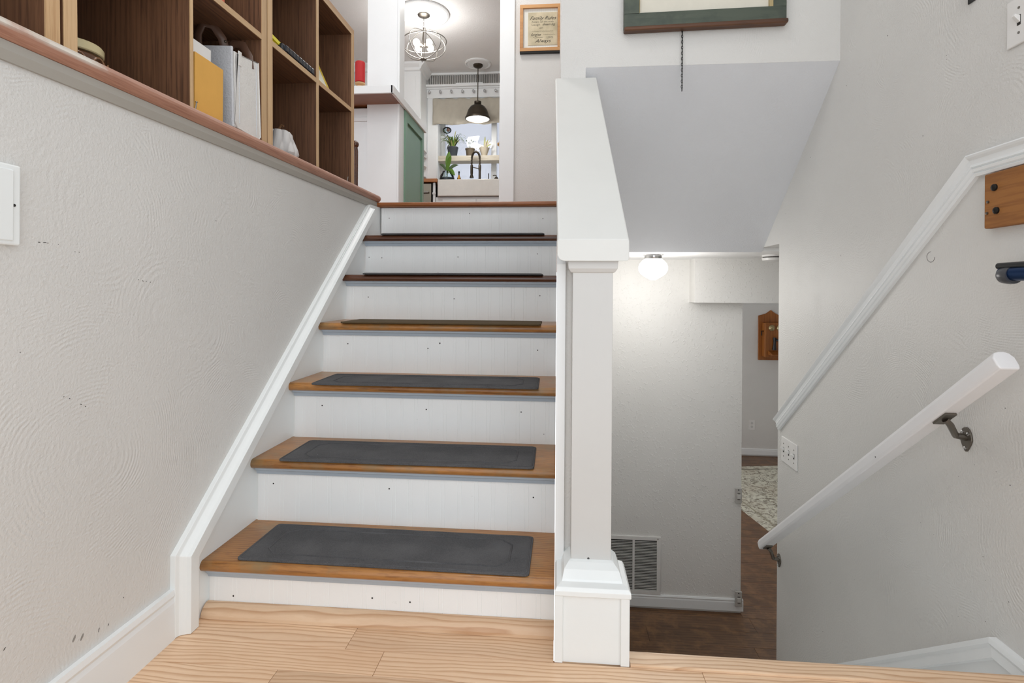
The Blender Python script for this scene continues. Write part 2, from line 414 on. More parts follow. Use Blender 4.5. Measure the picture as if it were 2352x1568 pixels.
# landing floor: base, planks, nosing, quarter round
fl = struct(box('floor', (XL, -.5, -.14), (XR, YE - .03, -.016), 'oak_light'))
pw = .079
y = 1.211; row = 0
while y > -.40:
    x = XL + .004; first = random.uniform(.25, 1.1)
    xs = [XL + .003, XL + first]
    while xs[-1] < XR - .3: xs.append(xs[-1] + random.uniform(.65, 1.1))
    xs[-1] = XR - .003
    for a, b in zip(xs[:-1], xs[1:]):
        cx, cy = (a + b) / 2, y - pw / 2
        obj('plank', MB().box(a - cx + .0004, -pw / 2 + .0004, -.016, b - cx - .0004, pw / 2 - .0004, 0), 'oak_light', fl, .0006, 1, (cx, cy, 0))
    y -= pw; row += 1
for a, b in ((XL + .003, .41), (.41, SW)):
    cx = (a + b) / 2
    obj('plank', MB().box(a - cx + .0004, 1.2115, -.016, b - cx - .0004, 1.319, 0), 'oak_light', fl, .0006, 1, (cx, 0, 0))
nz = [(1.2115, -.03), (1.2115, .004), (1.2145, .006)] + [(1.250 + .020 * math.sin(math.radians(a)), -.012 + .018 * math.cos(math.radians(a))) for a in range(0, 181, 20)]
obj('nosing', MB().prism(nz, YZ, 1.066, XR), 'oak_light', fl)
qr = [(RY0 - .001, 0.0005)] + [(RY0 - .001 - .030 * math.cos(math.radians(a)), .0005 + .030 * math.sin(math.radians(a))) for a in range(0, 91, 15)]
obj('quarter_round', MB().prism(qr, YZ, .0, SW), 'oak_light', fl)
# baseboard on the left wall
bbp = [(0, 0), (0, .012), (.012, .014), (.020, .010), (.030, .013), (.118, .014), (.118, 0)]
lmap = lambda p, b: (XL + b, p.x, p.y)
rmap = lambda p, b: (XR - b, p.x, p.y)
bb = MB().sweep([(.1, .118), (1.208, .118)], [(a, b) for a, b in bbp], lmap, -1)
struct(obj('baseboard_left', bb, 'trim_clean'))
struct(obj('baseboard_right', MB().sweep([(.55, .112), (1.20, .112)], bbp, rmap, -1), 'trim_clean'))

# ------------------------------------------------------------------ staircase going up
st = thing('staircase', 'straight flight of white beadboard risers and worn oak treads going up', 'stairs', (.45, RY0, 0))
def rp(o): o.parent = st; o.matrix_parent_inverse = Matrix.Translation(st.location).inverted(); return o
bpy.context.view_layer.update()
for k in range(7):
    z0 = 0 if k == 0 else TZ(k); z1 = TZ(k + 1) - .026
    x = .018 + .006 * (k % 3)
    prof = [(.003, RY(k))]
    while x < SW - .02:
        for g in (x, x + .011):
            prof += [(g - .0009, RY(k)), (g, RY(k) + .0009), (g + .0009, RY(k))]
        x += .049
    prof += [(SW, RY(k)), (SW, RY(k) + .012), (.003, RY(k) + .012)]
    rp(obj('riser', MB().prism(prof, XY, z0, z1), 'riser'))
    if 0 < k: pass
for k in range(1, 7):
    t0 = RY(k - 1) - .030; zt = TZ(k); th = .028
    nosep = [(t0 + .014 - .014 * math.sin(math.radians(a)), zt - th / 2 + th / 2 * math.cos(math.radians(a))) for a in range(0, 181, 18)]
    prof = [(RY(k) + .004, zt)] + nosep + [(RY(k) + .004, zt - th)]
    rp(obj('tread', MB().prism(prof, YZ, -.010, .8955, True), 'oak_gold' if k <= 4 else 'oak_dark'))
    yv = RY(k - 1)
    cv = [(yv, zt - th), (yv - .017, zt - th), (yv - .016, zt - th - .006), (yv - .010, zt - th - .010), (yv - .006, zt - th - .020), (yv, zt - th - .021)]
    rp(obj('cove_moulding', MB().prism(cv, YZ, .003, .8948), 'cove'))
# nail holes left in the risers
def ray(u, v):
    U = u - 1176.0; V = v - CY; a = cr_ * U + sr_ * V; b = -sr_ * U + cr_ * V
    return Vector((c_ * a / F + s_, -s_ * a / F + c_, -b / F))
def on_y(u, v, y): d_ = ray(u, v); t_ = y / d_.y; return Vector((CX0 + d_.x * t_, y, EYE + d_.z * t_))
def on_x(u, v, x): d_ = ray(u, v); t_ = (x - CX0) / d_.x; return Vector((x, d_.y * t_, EYE + d_.z * t_))
hole = MB().lathe([(.0022, 0), (.0022, -.0004), (.0001, -.0004)], (0, 0, 0), 8, 'y').mesh('nail_hole', MT['shadow_gap'])
for k, pts in enumerate((((536, 1368), (855, 1373)), ((628, 1110), (894, 1122), (1225, 1142)), ((740, 931), (979, 940), (1197, 946)), ((799, 789), (983, 800), (1235, 804)), ((846, 682), (1043, 686), (1240, 679)), ((877, 592), (1052, 590), (1234, 583)), ((894, 501), (1078, 490), (1247, 502)))):
    for p in pts:
        o = obj('nail_hole', hole, None); o.location = on_y(p[0], p[1], RY(k)); rp(o)
# landing nosing at the head of the flight
zt = ZU; t0 = RY(6) - .028
np_ = [(t0 + .012 - .012 * math.sin(math.radians(a)), zt - .012 + .012 * math.cos(math.radians(a))) for a in range(0, 181, 20)]
rp(obj('top_nosing', MB().prism([(RY(6) + .03, zt)] + np_ + [(RY(6) + .03, zt - .024)], YZ, -.02, .8965, True), 'oak_nose'))
# skirt board with its moulding on the left
SKY = 1.215
sk = [(SKY + .012, 0), (RY0 + .05, 0), (2.712, 1.02), (2.712, 1.262), (2.52, 1.252), (SKY + .012, .19)]
rp(obj('skirt_board', MB().prism(sk, YZ, XL, -.004), 'trim'))
mp = [(0, 0), (0, .014), (.010, .017), (.014, .023), (.018, .031), (.020, .040), (.050, .040), (.053, .030), (.053, 0)]
rp(obj('skirt_moulding', MB().sweep([(1.207, 0.001), (1.207, .198), (2.51, 1.247)], mp, lmap, -1), 'trim', bevel=.0012))
# stringer board on the right, standing against the knee wall
sg = [(1.335, .10), (1.335, .905), (2.62, .905 + sl * 1.285), (2.62, 1.0)]
stg = rp(obj('stringer_board', MB().prism([(1.335, .0), (1.335, .905), (2.199, 1.62), (2.199, .7)], YZ, .8965, .918), 'trim_clean'))

# scuffs and old nail holes in the wall paint
wl_o = bpy.data.objects['wall_left']; wr_o = bpy.data.objects['wall_right']
scm = plain('scuff', rgb(70, 68, 64), .8); scl = plain('scuff_pale', rgb(150, 147, 142), .8)
def scuff(wall, xw, sgn, u, v, L_, W_, ang, m):
    p = on_x(u, v, xw); n_ = 9; pts = []
    for i in range(n_):
        a = 2 * PI * i / n_; rr_ = random.uniform(.6, 1.0)
        dy, dz = math.cos(a) * L_ * rr_, math.sin(a) * W_ * rr_
        pts.append((p.y + dy * math.cos(ang) - dz * math.sin(ang), p.z + dy * math.sin(ang) + dz * math.cos(ang)))
    obj('scuff', MB().prism(pts, YZ, xw, xw + sgn * .0003), m, wall)
for (u, v, L_, W_, a) in ((90, 556, .003, .001, 0), (103, 557, .004, .001, .1), (110, 558, .002, .0008, 0), (134, 561, .001, .0008, 0), (172, 578, .001, .0008, 0), (182, 579, .001, .0008, 0), (318, 642, .002, .0008, .5), (328, 645, .003, .0012, -.3), (336, 646, .002, .0008, .3), (345, 648, .0015, .0015, 0), (496, 507, .002, .0012, 0), (146, 911, .002, .0006, .5), (160, 915, .002, .0008, -.4), (186, 928, .003, .001, -.5), (196, 933, .002, .001, -.6), (227, 1446, .001, .005, -.3), (249, 1434, .001, .003, -.3), (10, 1490, .003, .0012, .7), (46, 809, .001, .001, 0), (284, 1372, .001, .002, 0), (440, 292, .006, .0016, -.4), (425, 288, .004, .0012, -.3), (390, 273, .003, .001, -.3)):
    scuff(wl_o, XL, 1, u, v, L_, W_, a, scm)
for (u, v) in ((170, 1466), (188, 1463)): scuff(wl_o, XL, 1, u, v, .008, .003, 1.1, scl)
for (u, v, r_) in ((2238, 1067, .001), (2288, 1083, .001), (2202, 1094, .001), (2145, 1227, .001), (2258, 1278, .0012), (2264, 1332, .001), (2317, 1382, .0014), (2230, 1359, .0008), (2264, 1427, .0014), (1890, 1450, .002), (1907, 1338, .0012), (1963, 1331, .001), (2115, 1200, .001), (2309, 937, .0016), (2062, 913, .001), (2056, 945, .001), (1930, 586, .002), (2120, 312, .0016), (2039, 82, .002), (2174, 127, .001), (2174, 137, .001), (1944, 197, .003), (1862, 361, .003), (1805, 491, .003), (2201, 1415, .001)):
    scuff(wr_o, XR, -1, u, v, r_, r_ * (.5 if r_ > .0025 else 1), 0, scm)
ringp = [on_x(2138 + 9 * math.cos(a), 590 + 12 * math.sin(a), XR) for a in [2 * PI * i / 16 for i in range(13)]]
obj('scuff', MB().tube([(XR - .0002, q_.y, q_.z) for q_ in ringp], .0006, 4), scm, wr_o)

# ------------------------------------------------------------------ stair mats
MW, MD = .752, .208
def mat_mesh():
    m = MB(); m.prism(rrect(0, 0, MW, MD, .012), XY, 0, .0055, False)
    return m
def ring(pts, r, z):
    return MB().tube([(x, y_, z) for x, y_ in pts], r, 6, True)
ordn = ['lowest', 'second', 'third', 'fourth', 'fifth', 'sixth']
mm = mat_mesh().mesh('mat', MT['mat'])
hx, hy = MW / 2 - .055, MD / 2 - .032; nn = .028
def seg(a, b, n): return [(a[0] + (b[0] - a[0]) * i / n, a[1] + (b[1] - a[1]) * i / n) for i in range(n)]
cor = [(hx - nn, hy), (hx - nn * .75, hy - nn * .35), (hx - nn * .3, hy - nn * .7), (hx, hy - nn), (hx, -hy + nn), (hx - nn, -hy), (-hx + nn, -hy), (-hx, -hy + nn), (-hx, hy - nn), (-hx + nn * .3, hy - nn * .7), (-hx + nn * .75, hy - nn * .35), (-hx + nn, hy)]
rm = ring(cor, .0028, .0052).mesh('embossed_border', MT['mat'])
rm2 = ring(rrect(0, 0, MW - .012, MD - .012, .010), .0022, .0052).mesh('bound_edge', MT['mat'])
for k in range(1, 7):
    cx = .459 + (.004 if k > 2 else 0); cy = RY(k) - .015 - MD / 2 + (.006 if k > 1 else 0)
    cy = {1: 1.405, 2: 1.613, 3: 1.810, 4: 2.045, 5: 2.27, 6: 2.50}[k]
    lab = 'charcoal carpet mat with embossed border on the %s tread' % ordn[k - 1]
    if k >= 4: lab = {4: 'flat brownish carpet mat on the fourth tread', 5: 'thin carpet mat lying on the fifth tread', 6: 'thin carpet mat lying on the topmost tread'}[k]
    mo = thing('stair_mat', lab, 'mat', (cx, cy, TZ(k) + .0002), 'carpet mats on the stair treads')
    mo.rotation_euler.z = {1: -.012, 2: .006, 3: .008}.get(k, 0)
    a = obj('pad', mm.copy() if k == 4 else mm, None, mo, .0015, 2)
    if k == 4: a.data.materials.clear(); a.data.materials.append(MT['mat_brown'])
    else:
        obj('embossed_border', rm, None, mo); obj('bound_edge', rm2, None, mo)

# ------------------------------------------------------------------ newel post, cap
nw = thing('newel_post', 'white square newel post with panelled base beside the lowest step', 'post', (.98, 1.28, 0))
def npart(name, mb, m, bevel=0): return obj(name, rel(mb, nw.location), m, nw, bevel)
npart('base', MB().box(.899, 1.216, 0, 1.061, 1.345, .151), 'trim')
npart('corner_strip', MB().box(.8965, 1.211, .0, .9145, 1.225, .151), 'trim', .001)
npart('corner_strip', MB().box(1.044, 1.211, .0, 1.0635, 1.225, .151), 'trim', .001)
npart('corner_strip', MB().box(1.052, 1.225, .0, 1.0645, 1.345, .151), 'trim', .001)
def frust(x0, x1, y0, y1, prof):
    m = MB(); rows = []
    for ex, ey, z in prof:
        rows += [(x0 - ex, y0 - ey, z), (x1 + ex, y0 - ey, z), (x1 + ex, y1, z), (x0 - ex, y1, z)]
    f = []
    for i in range(len(prof) - 1):
        for j in range(4): f.append((i * 4 + j, i * 4 + (j + 1) % 4, (i + 1) * 4 + (j + 1) % 4, (i + 1) * 4 + j))
    f.append((0, 1, 2, 3)); n = len(rows); f.append((n - 4, n - 3, n - 2, n - 1))
    return m.add(rows, f)
npart('base_moulding', frust(.934, 1.029, 1.285, 1.345, [(.036, .0755, .1512), (.0375, .0765, .153), (.0375, .0765, .163), (.033, .071, .170), (.022, .050, .172), (.021, .047, .176), (.016, .030, .190), (.006, .010, .198), (.001, .001, .200)]), 'trim', .0008)
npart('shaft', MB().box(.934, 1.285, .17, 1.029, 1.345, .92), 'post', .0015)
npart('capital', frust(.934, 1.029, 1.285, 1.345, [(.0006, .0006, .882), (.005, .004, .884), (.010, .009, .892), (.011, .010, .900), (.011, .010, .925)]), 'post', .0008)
# sloping cap on the knee wall
y0c, y1c = 1.262, 2.199
def capz(y): return .940 + (1.712 - .940) / (2.2 - 1.262) * (y - 1.262)
cp = MB(); v = []
xa, xb = .8965, 1.064
ns = 6; rr = .018
sec = []
for a in range(0, 91, 18): sec.append((xa + rr - rr * math.sin(math.radians(90 - a) ) if False else xa + rr - rr * math.cos(math.radians(a)), -.052 + rr - rr * math.sin(math.radians(a))))
sec = [(xa + .003, 0.0), (xa, -.004)] + [(xa + rr * (1 - math.cos(math.radians(a))), -.052 + rr * (1 - math.sin(math.radians(a)))) for a in range(0, 91, 18)] + [(xb - .004, -.052), (xb, -.047), (xb, -.004), (xb - .003, 0)]
for y in (y0c, y1c):
    for x, z in sec: v.append((x - (.012 if y == y1c else 0), y, capz(y) + z + (.02 if y == y0c else 0)))
n = len(sec)
# split the front so the nose is cut plumb
cp.add(v, [tuple(range(n)), tuple(range(2 * n - 1, n - 1, -1))] + [(i, (i + 1) % n, n + (i + 1) % n, n + i) for i in range(n)])
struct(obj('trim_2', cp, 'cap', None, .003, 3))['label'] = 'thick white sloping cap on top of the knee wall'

# ------------------------------------------------------------------ staircase going down
sd = thing('staircase', 'flight of steps going down beside the wall with the white handrail', 'stairs', (1.5, YE, -.1))
def dp(o): o.parent = sd; o.matrix_parent_inverse = Matrix.Translation(sd.location).inverted(); return o
for k in range(7):
    yr = 1.255 + RUN * k
    dp(box('riser', (1.01, yr - .012, -RISE * (k + 1)), (XR - .02, yr, -RISE * k - .028), 'riser'))
    if k < 6:
        zt = -RISE * (k + 1)
        dp(box('tread', (1.01, yr, zt - .028), (XR - .02, yr + RUN + .025, zt), 'riser', None, .008, 3))  # hidden treads made white so they bounce light into the stairwell
# skirt on the right wall
cs = MB().sweep([(1.29, -.022), (1.437, -.022), (2.72, -.022 - .785 * 1.283)], [(0, 0), (0, .018), (.012, .022), (.020, .018), (.042, .022), (.046, .016), (.20, .014), (.20, 0)], rmap, -1)
struct(obj('trim_3', cs, 'trim_clean'))
# chair rail on the right wall
crp = [(0, 0), (0, .010), (.003, .020), (.007, .023), (.012, .020), (.018, .014), (.030, .012), (.037, .016), (.040, .011), (.043, .016), (.050, .014), (.053, .009), (.056, .013), (.063, .010), (.064, 0)]
struct(obj('trim_4', MB().sweep([(.55, 1.208), (1.523, 1.209), (2.778, .212)], crp, rmap, -1), 'trim_clean'))['label'] = 'white chair rail moulding bending down the stair wall'

# ------------------------------------------------------------------ handrail
hr = thing('handrail', 'white painted wooden handrail sloping down the right wall', 'handrail', (1.92, 2.0, .15))
A = Vector((1.913, 1.302, .688)); B = Vector((1.913, 2.72, -.398)); d = (B - A).normalized(); nrm = Vector((0, -d.z, d.y)) * -1
if nrm.z < 0: nrm = -nrm
sec = [(-.021, -.022), (.021, -.022), (.024, -.012), (.024, .008), (.016, .020), (.006, .024), (-.006, .024), (-.016, .020), (-.024, .008), (-.024, -.012)]
v = [A + Vector((1, 0, 0)) * a + nrm * b for a, b in sec] + [B + Vector((1, 0, 0)) * a + nrm * b for a, b in sec]
n = len(sec)
hm = MB().add(v, [tuple(range(n)), tuple(range(2 * n - 1, n - 1, -1))] + [(i, (i + 1) % n, n + (i + 1) % n, n + i) for i in range(n)])
obj('rail', rel(hm, hr.location), 'rail_white', hr, .004, 3)
def bracket(yb, zb, yr, zr):
    L = hr.location
    plate = MB(); poly = []
    for i in range(24):
        a = 2 * PI * i / 24; ww = .021 if math.sin(a) > 0 else .021 - .010 * abs(math.sin(a))
        poly.append((yb + ww * math.cos(a), zb + .033 * math.sin(a)))
    plate.prism(poly, YZ, XR - .005, XR)
    pl = obj('bracket', rel(plate, L), 'nickel', hr, .001)
    arm = MB()
    p = [Vector((XR - .004, yb, zb + .004)), Vector((XR - .03, yb, zb + .010)), Vector((1.925, yr, zr - .012)), Vector((1.913, yr, zr))]
    arm.tube(p, .0085, 8)
    obj('arm', rel(arm, L), 'nickel', pl)
    sad = MB(); q = Vector((1.913, yr, zr))
    vv = []
    for sgn in (-1, 1):
        for a, b in ((-.014, 0), (.014, 0), (.014, .006), (-.014, .006)):
            vv.append(q + d * .03 * sgn + Vector((a, 0, 0)) + nrm * b)
    sad.add(vv, [(0, 1, 2, 3), (4, 5, 6, 7), (0, 1, 5, 4), (1, 2, 6, 5), (2, 3, 7, 6), (3, 0, 4, 7)])
    obj('saddle', rel(sad, L), 'nickel', pl, .001)
    for dy, dz in ((.010, .018), (-.010, .016), (0, -.024)):
        s = MB().lathe([(.0045, 0), (.0045, -.002), (.002, -.0035), (.0001, -.0035)], (XR - .005, yb + dy, zb + dz), 10, 'x')
        obj('screw', rel(s, L), 'chrome', pl)
def railc(y): t = (y - A.y) / (B.y - A.y); return A + (B - A) * t
q = railc(1.508) - nrm * .028; bracket(1.536, .447, q.y, q.z)
q = railc(2.67) - nrm * .028; bracket(2.738, -.480, q.y, q.z)

# ------------------------------------------------------------------ switches and plates
def switch_plate(name, label, wall_y0, wall_y1, z0, z1, ntog):
    o = thing(name, label, 'switch', (XR, (wall_y0 + wall_y1) / 2, (z0 + z1) / 2)); L = o.location
    obj('plate', rel(MB().box(XR - .006, wall_y0, z0, XR, wall_y1, z1), L), 'plastic', o, .0025, 3)
    zc = (z0 + z1) / 2
    for i in range(ntog):
        yc = wall_y0 + (wall_y1 - wall_y0) * (i + .5) / ntog
        obj('slot', rel(MB().box(XR - .0066, yc - .005, zc - .012, XR - .0058, yc + .005, zc + .012), L), 'shadow_gap', o)
        tg = MB(); s = 1
        pts = [(0, -.008), (0, .009), (-.014, .014), (-.016, .008)]
        tg.prism([(XR - .004 + a, zc + b * s) for a, b in pts], lambda p, h: (p[0], h, p[1]), yc - .004, yc + .004)
        obj('toggle', rel(tg, L), 'plastic', o, .0008)
        for dz in (.030, -.030):
            obj('screw', rel(MB().lathe([(.0032, 0), (.0032, -.0012), (.0001, -.0016)], (XR - .006, yc, zc + dz), 10, 'x'), L), 'steel', o)
    return o
switch_plate('switch_plate', 'white three toggle switch plate below the sloping chair rail', 2.544, 2.712, .022, .142, 3)
switch_plate('switch_plate', 'white single toggle switch plate above the chair rail', 1.340, 1.411, 1.437, 1.551, 1)
# wooden plaque with hooks, blue tube
pq = thing('wood_plaque', 'rough brown wooden board screwed under the chair rail', 'board', (XR, 1.2, 1.07)); L = pq.location
obj('board', rel(MB().box(XR - .020, .75, 1.004, XR, 1.458, 1.141), L), wood('rough_board', rgb(166, 112, 58), rgb(112, 70, 34), rgb(134, 86, 44), 1, 80, 9, 5, .8, .06, .4, .6), pq, .003)
for yy, zz in ((1.424, 1.103), (1.418, 1.045)):
    obj('bolt', rel(MB().lathe([(.0085, 0), (.0085, -.004), (.005, -.007), (.0001, -.008)], (XR - .020, yy, zz), 16, 'x'), L), 'iron', pq)
for yy, zz in ((1.444, 1.070), (1.447, 1.042)):
    obj('nail', rel(MB().lathe([(.0035, 0), (.0035, -.003), (.0001, -.004)], (XR - .020, yy, zz), 10, 'x'), L), 'nickel', pq)
bt = thing('blue_tube', 'dark blue metal tube with a black end cap held off the wall', 'tube', (XR - .05, 1.2, .89)); L = bt.location
xb_, zb_ = XR - .055, .885
obj('tube_body', rel(MB().tube([(xb_, 1.352, zb_), (xb_, .75, zb_)], .017, 20), L), plain('blue_metal', rgb(18, 52, 96), .25, .7), bt)
obj('upper_rod', rel(MB().tube([(xb_ - .004, 1.360, zb_ + .019), (xb_ - .004, .75, zb_ + .019)], .008, 12), L), 'black', bt)
obj('end_cup', rel(MB().lathe([(.0001, 0.010), (.012, .008), (.019, -.002), (.021, -.020), (.020, -.030), (.017, -.030)], (xb_, 1.352, zb_ - .003), 20, 'y'), L), plain('smoke_cap', rgb(70, 72, 78), .3), bt)
obj('wall_clip', rel(MB().box(xb_, 1.02, zb_ - .008, XR, 1.05, zb_ + .008), L), 'black', bt, .002)
# small hook just above, seen only by its lower tip
hk = thing('coat_hook', 'small black hook tip on the wall beside the switch', 'hook', (XR, 1.50, 1.70)); L = hk.location
obj('back_plate', rel(MB().box(XR - .004, 1.515, 1.618, XR, 1.540, 1.71), L), 'black', hk, .001)
obj('hook_arm', rel(MB().tube([(XR - .004, 1.527, 1.67), (XR - .02, 1.527, 1.634), (XR - .035, 1.527, 1.63), (XR - .045, 1.527, 1.65)], .004, 8), L), 'black', hk)
# access panel on the left wall
pn = thing('wall_panel', 'white painted metal access panel on the left wall', 'panel', (XL, .72, .975)); L = pn.location
obj('frame', rel(MB().box(XL, .62, .908, XL + .010, .836, 1.043), L), 'trim', pn, .003)
obj('door', rel(MB().box(XL + .009, .632, .915, XL + .0125, .822, 1.034), L), 'trim', pn, .002)
obj('latch_hole', rel(MB().lathe([(.0025, 0), (.0025, .0010), (.0001, .0010)], (XL + .010, .824, .975), 12, 'x'), L), 'shadow_gap', pn)

# ------------------------------------------------------------------ old window sash hung on the wall
ws = thing('salvaged_window', 'old green painted window sash with cream panel hanging on the wall', 'sash', (1.47, YW, 2.1)); L = ws.location
WX0, WX1, WZ0, WZ1 = 1.158, 1.783, 1.880, 2.48
gm = wood('flaking_green', rgb(80, 88, 76), rgb(50, 60, 52), rgb(66, 76, 66), 0, 60, 8, 5, .55, .1, .35, .4, 0, rgb(58, 66, 60))
obj('bottom_rail', rel(MB().prism([(WX0, WZ0 + .014), (WX1, WZ0 + .018), (WX1, 1.960), (WX0, 1.950)], XZ, YW - .034, YW - .002), L), gm, ws, .002)
obj('drip_edge', rel(MB().prism([(WX0, WZ0), (WX1 + .006, WZ0 + .012), (WX1 + .006, WZ0 + .030), (WX0, WZ0 + .016)], XZ, YW - .040, YW - .002), L), wood('sash_brown', rgb(116, 74, 44), rgb(52, 32, 22), rgb(76, 48, 30), 0, 60, 14, 6, .5, .1, .5, .3), ws, .006, 3)
obj('stile', rel(MB().box(WX0, YW - .034, 1.945, WX0 + .060, YW - .002, WZ1), L), gm, ws, .002)
obj('stile', rel(MB().box(WX1 - .050, YW - .034, 1.955, WX1, YW - .002, WZ1), L), gm, ws, .002)
obj('top_rail', rel(MB().box(WX0, YW - .034, WZ1, WX1, YW - .002, WZ1 + .06), L), gm, ws, .002)
obj('panel', rel(MB().box(WX0 + .05, YW - .020, 1.945, WX1 - .045, YW - .012, WZ1 + .01), L), plain('cream_panel', rgb(222, 218, 204), .6, 0, .2), ws)
for a, b in ((.055, .062), (WX1 - WX0 - .064, WX1 - WX0 - .05)):
    obj('stop_bead', rel(MB().box(WX0 + a, YW - .032, 1.95, WX0 + b, YW - .02, WZ1), L), plain('chipped_cream', rgb(176, 158, 116), .7), ws)
ch = thing('pull_chain', 'thin black chain hanging below the green window sash', 'chain', (1.39, YW - .02, 1.88)); L = ch.location
zc = 1.884; i = 0
lk = None
while zc > 1.640:
    pts = []
    for k in range(10):
        a = 2 * PI * k / 10; r_, h_ = .0028 * math.cos(a), .0072 * math.sin(a)
        pts.append((0 + (r_ if i % 2 == 0 else 0), 0 + (r_ if i % 2 else 0), h_))
    if i < 2:
        me_ = MB().tube(pts, .0014, 5, True).mesh('link', MT['chain'])
        if i == 0: lk0 = me_
        else: lk1 = me_
    obj('link', lk0 if i % 2 == 0 else lk1, None, ch, 0, 2, (0, .008, zc - L.z))
    zc -= .0112; i += 1

# ------------------------------------------------------------------ lower hall
lf = struct(box('floor', (1.0, 2.5, ZL - .08), (4.6, 7.4, ZL - .012), 'vinyl'))
y = 2.62; pw = .152
while y < 7.36:
    xs = [1.008, 1.008 + random.uniform(.3, 1.2)]
    while xs[-1] < 4.2: xs.append(xs[-1] + 1.22)
    xs[-1] = 4.5
    for a, b in zip(xs[:-1], xs[1:]):
        cx, cy = (a + b) / 2, y + pw / 2
        obj('plank', MB().box(a - cx + .0006, -pw / 2 + .0006, -.012, b - cx - .0006, pw / 2 - .0006, 0), 'vinyl', lf, .0008, 1, (cx, cy, ZL))
    y += pw
hbp = [(0, 0), (0, .010), (.008, .014), (.016, .012), (.024, .014), (.080, .014), (.080, 0)]
struct(obj('baseboard_hall', MB().sweep([(1.008, ZL + .098), (2.152 + .014, ZL + .098)], [(a, b) for a, b in hbp], lambda p, b: (p.x, YB - b, p.y), -1), 'trim_clean'))
struct(obj('baseboard_far', MB().sweep([(2.0, ZL + .098), (4.5, ZL + .098)], [(a, b) for a, b in hbp], lambda p, b: (p.x, 7.37 - b, p.y), -1), 'trim_clean'))
# return air grille
vg = thing('air_grille', 'white louvred return air grille low on the hall wall', 'vent', (1.44, YB, -1.03)); L = vg.location
VX0, VX1, VZ0, VZ1 = 1.25, 1.618, -1.232, -.836
g = MB()
for a in ((VX0, VZ0, VX1, VZ0 + .026), (VX0, VZ1 - .026, VX1, VZ1), (VX0, VZ0 + .026, VX0 + .026, VZ1 - .026), (VX1 - .026, VZ0 + .026, VX1, VZ1 - .026)): g.box(a[0], YB - .012, a[1], a[2], YB, a[3])
obj('frame', rel(g, L), 'plastic', vg, .002)
obj('centre_bar', rel(MB().box(1.428, YB - .011, VZ0 + .02, 1.442, YB - .002, VZ1 - .02), L), 'plastic', vg, .001)
obj('dark_duct', rel(MB().box(VX0 + .02, YB - .002, VZ0 + .02, VX1 - .02, YB - .0005, VZ1 - .02), L), 'shadow_gap', vg)
g = MB(); z = VZ0 + .030
while z < VZ1 - .03:
    g.box(VX0 + .022, YB - .0095, z - .0012, VX1 - .022, YB - .0022, z + .0012)
    z += .0106
lo = obj('louvres', rel(g, L), 'plastic', vg); lo['kind'] = 'stuff'
obj('screw', rel(MB().lathe([(.004, 0), (.004, -.001), (.0001, -.0015)], (1.598, YB - .012, VZ1 - .014), 10, 'y'), L), 'nickel', vg)
# gate latches on the wall edge
for nm, z in (('upper grey gate latch on the edge of the hall wall', -.532), ('lower grey gate latch above the hall baseboard', -1.222)):
    gl = thing('gate_latch', nm, 'latch', (2.13, YB, z)); dep = .0 if z > -1 else .014
    obj('latch_base', MB().box(-.022, -.016 - dep, -.050, .022, -dep, .050), plain('grey_plastic' + str(z), rgb(190, 188, 184), .4), gl, .003)
    obj('latch_slot', MB().box(-.008, -.0175 - dep, -.028, .010, -.0155 - dep, .020), plain('slot' + str(z), rgb(120, 118, 114), .5), gl, .001)
    obj('latch_clip', MB().box(-.012, -.024 - dep, -.02, .013, -.017 - dep, .012), plain('clip' + str(z), rgb(206, 204, 200), .4), gl, .003)
    obj('screw', MB().lathe([(.004, 0), (.004, -.0012), (.0001, -.002)], (0, -.016 - dep, .040), 10, 'y'), 'iron', gl)
# ceiling globe lamp
gp = (1.460, 3.20)
gb = thing('ceiling_globe', 'lit white glass globe on the lower hall ceiling', 'lamp', (gp[0], gp[1], ZH))
obj('fitter', MB().lathe([(.062, 0), (.062, -.006), (.050, -.010), (.050, -.030), (.047, -.034)], (0, 0, 0), 28), 'chrome', gb)
pr = [(.046, -.026), (.062, -.040), (.078, -.058), (.084, -.078), (.082, -.098), (.070, -.118), (.048, -.134), (.026, -.146), (.010, -.154), (.0001, -.155)]
obj('globe', MB().lathe(pr, (0, 0, 0), 28), 'globe', gb)
point_light('globe_light', (gp[0], gp[1], ZH - .25), 6.5, .10)
# smoke detector
sm = thing('smoke_detector', 'round white smoke detector on the lower hall ceiling', 'detector', (2.17, 3.28, ZH))
obj('body', MB().lathe([(.060, 0), (.060, -.010), (.055, -.012), (.055, -.016), (.062, -.018), (.058, -.032), (.030, -.038), (.0001, -.038)], (0, 0, 0), 28), 'plastic', sm)
obj('vent_ring', MB().lathe([(.056, -.011), (.056, -.017)], (0, 0, 0), 28), 'shadow_gap', sm)
# wall telephone in the far room
ph = thing('wall_telephone', 'antique wooden wall telephone on the far room wall', 'telephone', (3.73, 7.37, .28))
pw_ = wood('phone_oak', rgb(160, 98, 40), rgb(112, 62, 22), rgb(134, 78, 30), 2, 60, 9, 4, .4, .08, .4)
bpoly = [(-.16, -.33), (.13, -.33), (.15, -.31), (.15, .24), (.12, .26), (.06, .29), (0, .335), (-.06, .29), (-.12, .27), (-.16, .26)]
obj('back_board', MB().prism(bpoly, XZ, -.022, 0), pw_, ph, .006)
obj('case', MB().box(-.115, -.13, -.28, .17, -.02, .17), pw_, ph, .008)
for x in (-.035, .065):
    obj('bell', MB().lathe([(.040, -.13), (.038, -.148), (.022, -.162), (.008, -.165), (.006, -.172), (.0001, -.172)], (x, 0, .105), 20, 'y'), plain('old_brass%d' % int(x * 1000), rgb(176, 160, 120), .3, .7), ph)
obj('mouthpiece_arm', MB().tube([(.01, -.13, -.05), (.02, -.20, -.05), (.07, -.24, -.04)], .014, 10), 'black', ph)
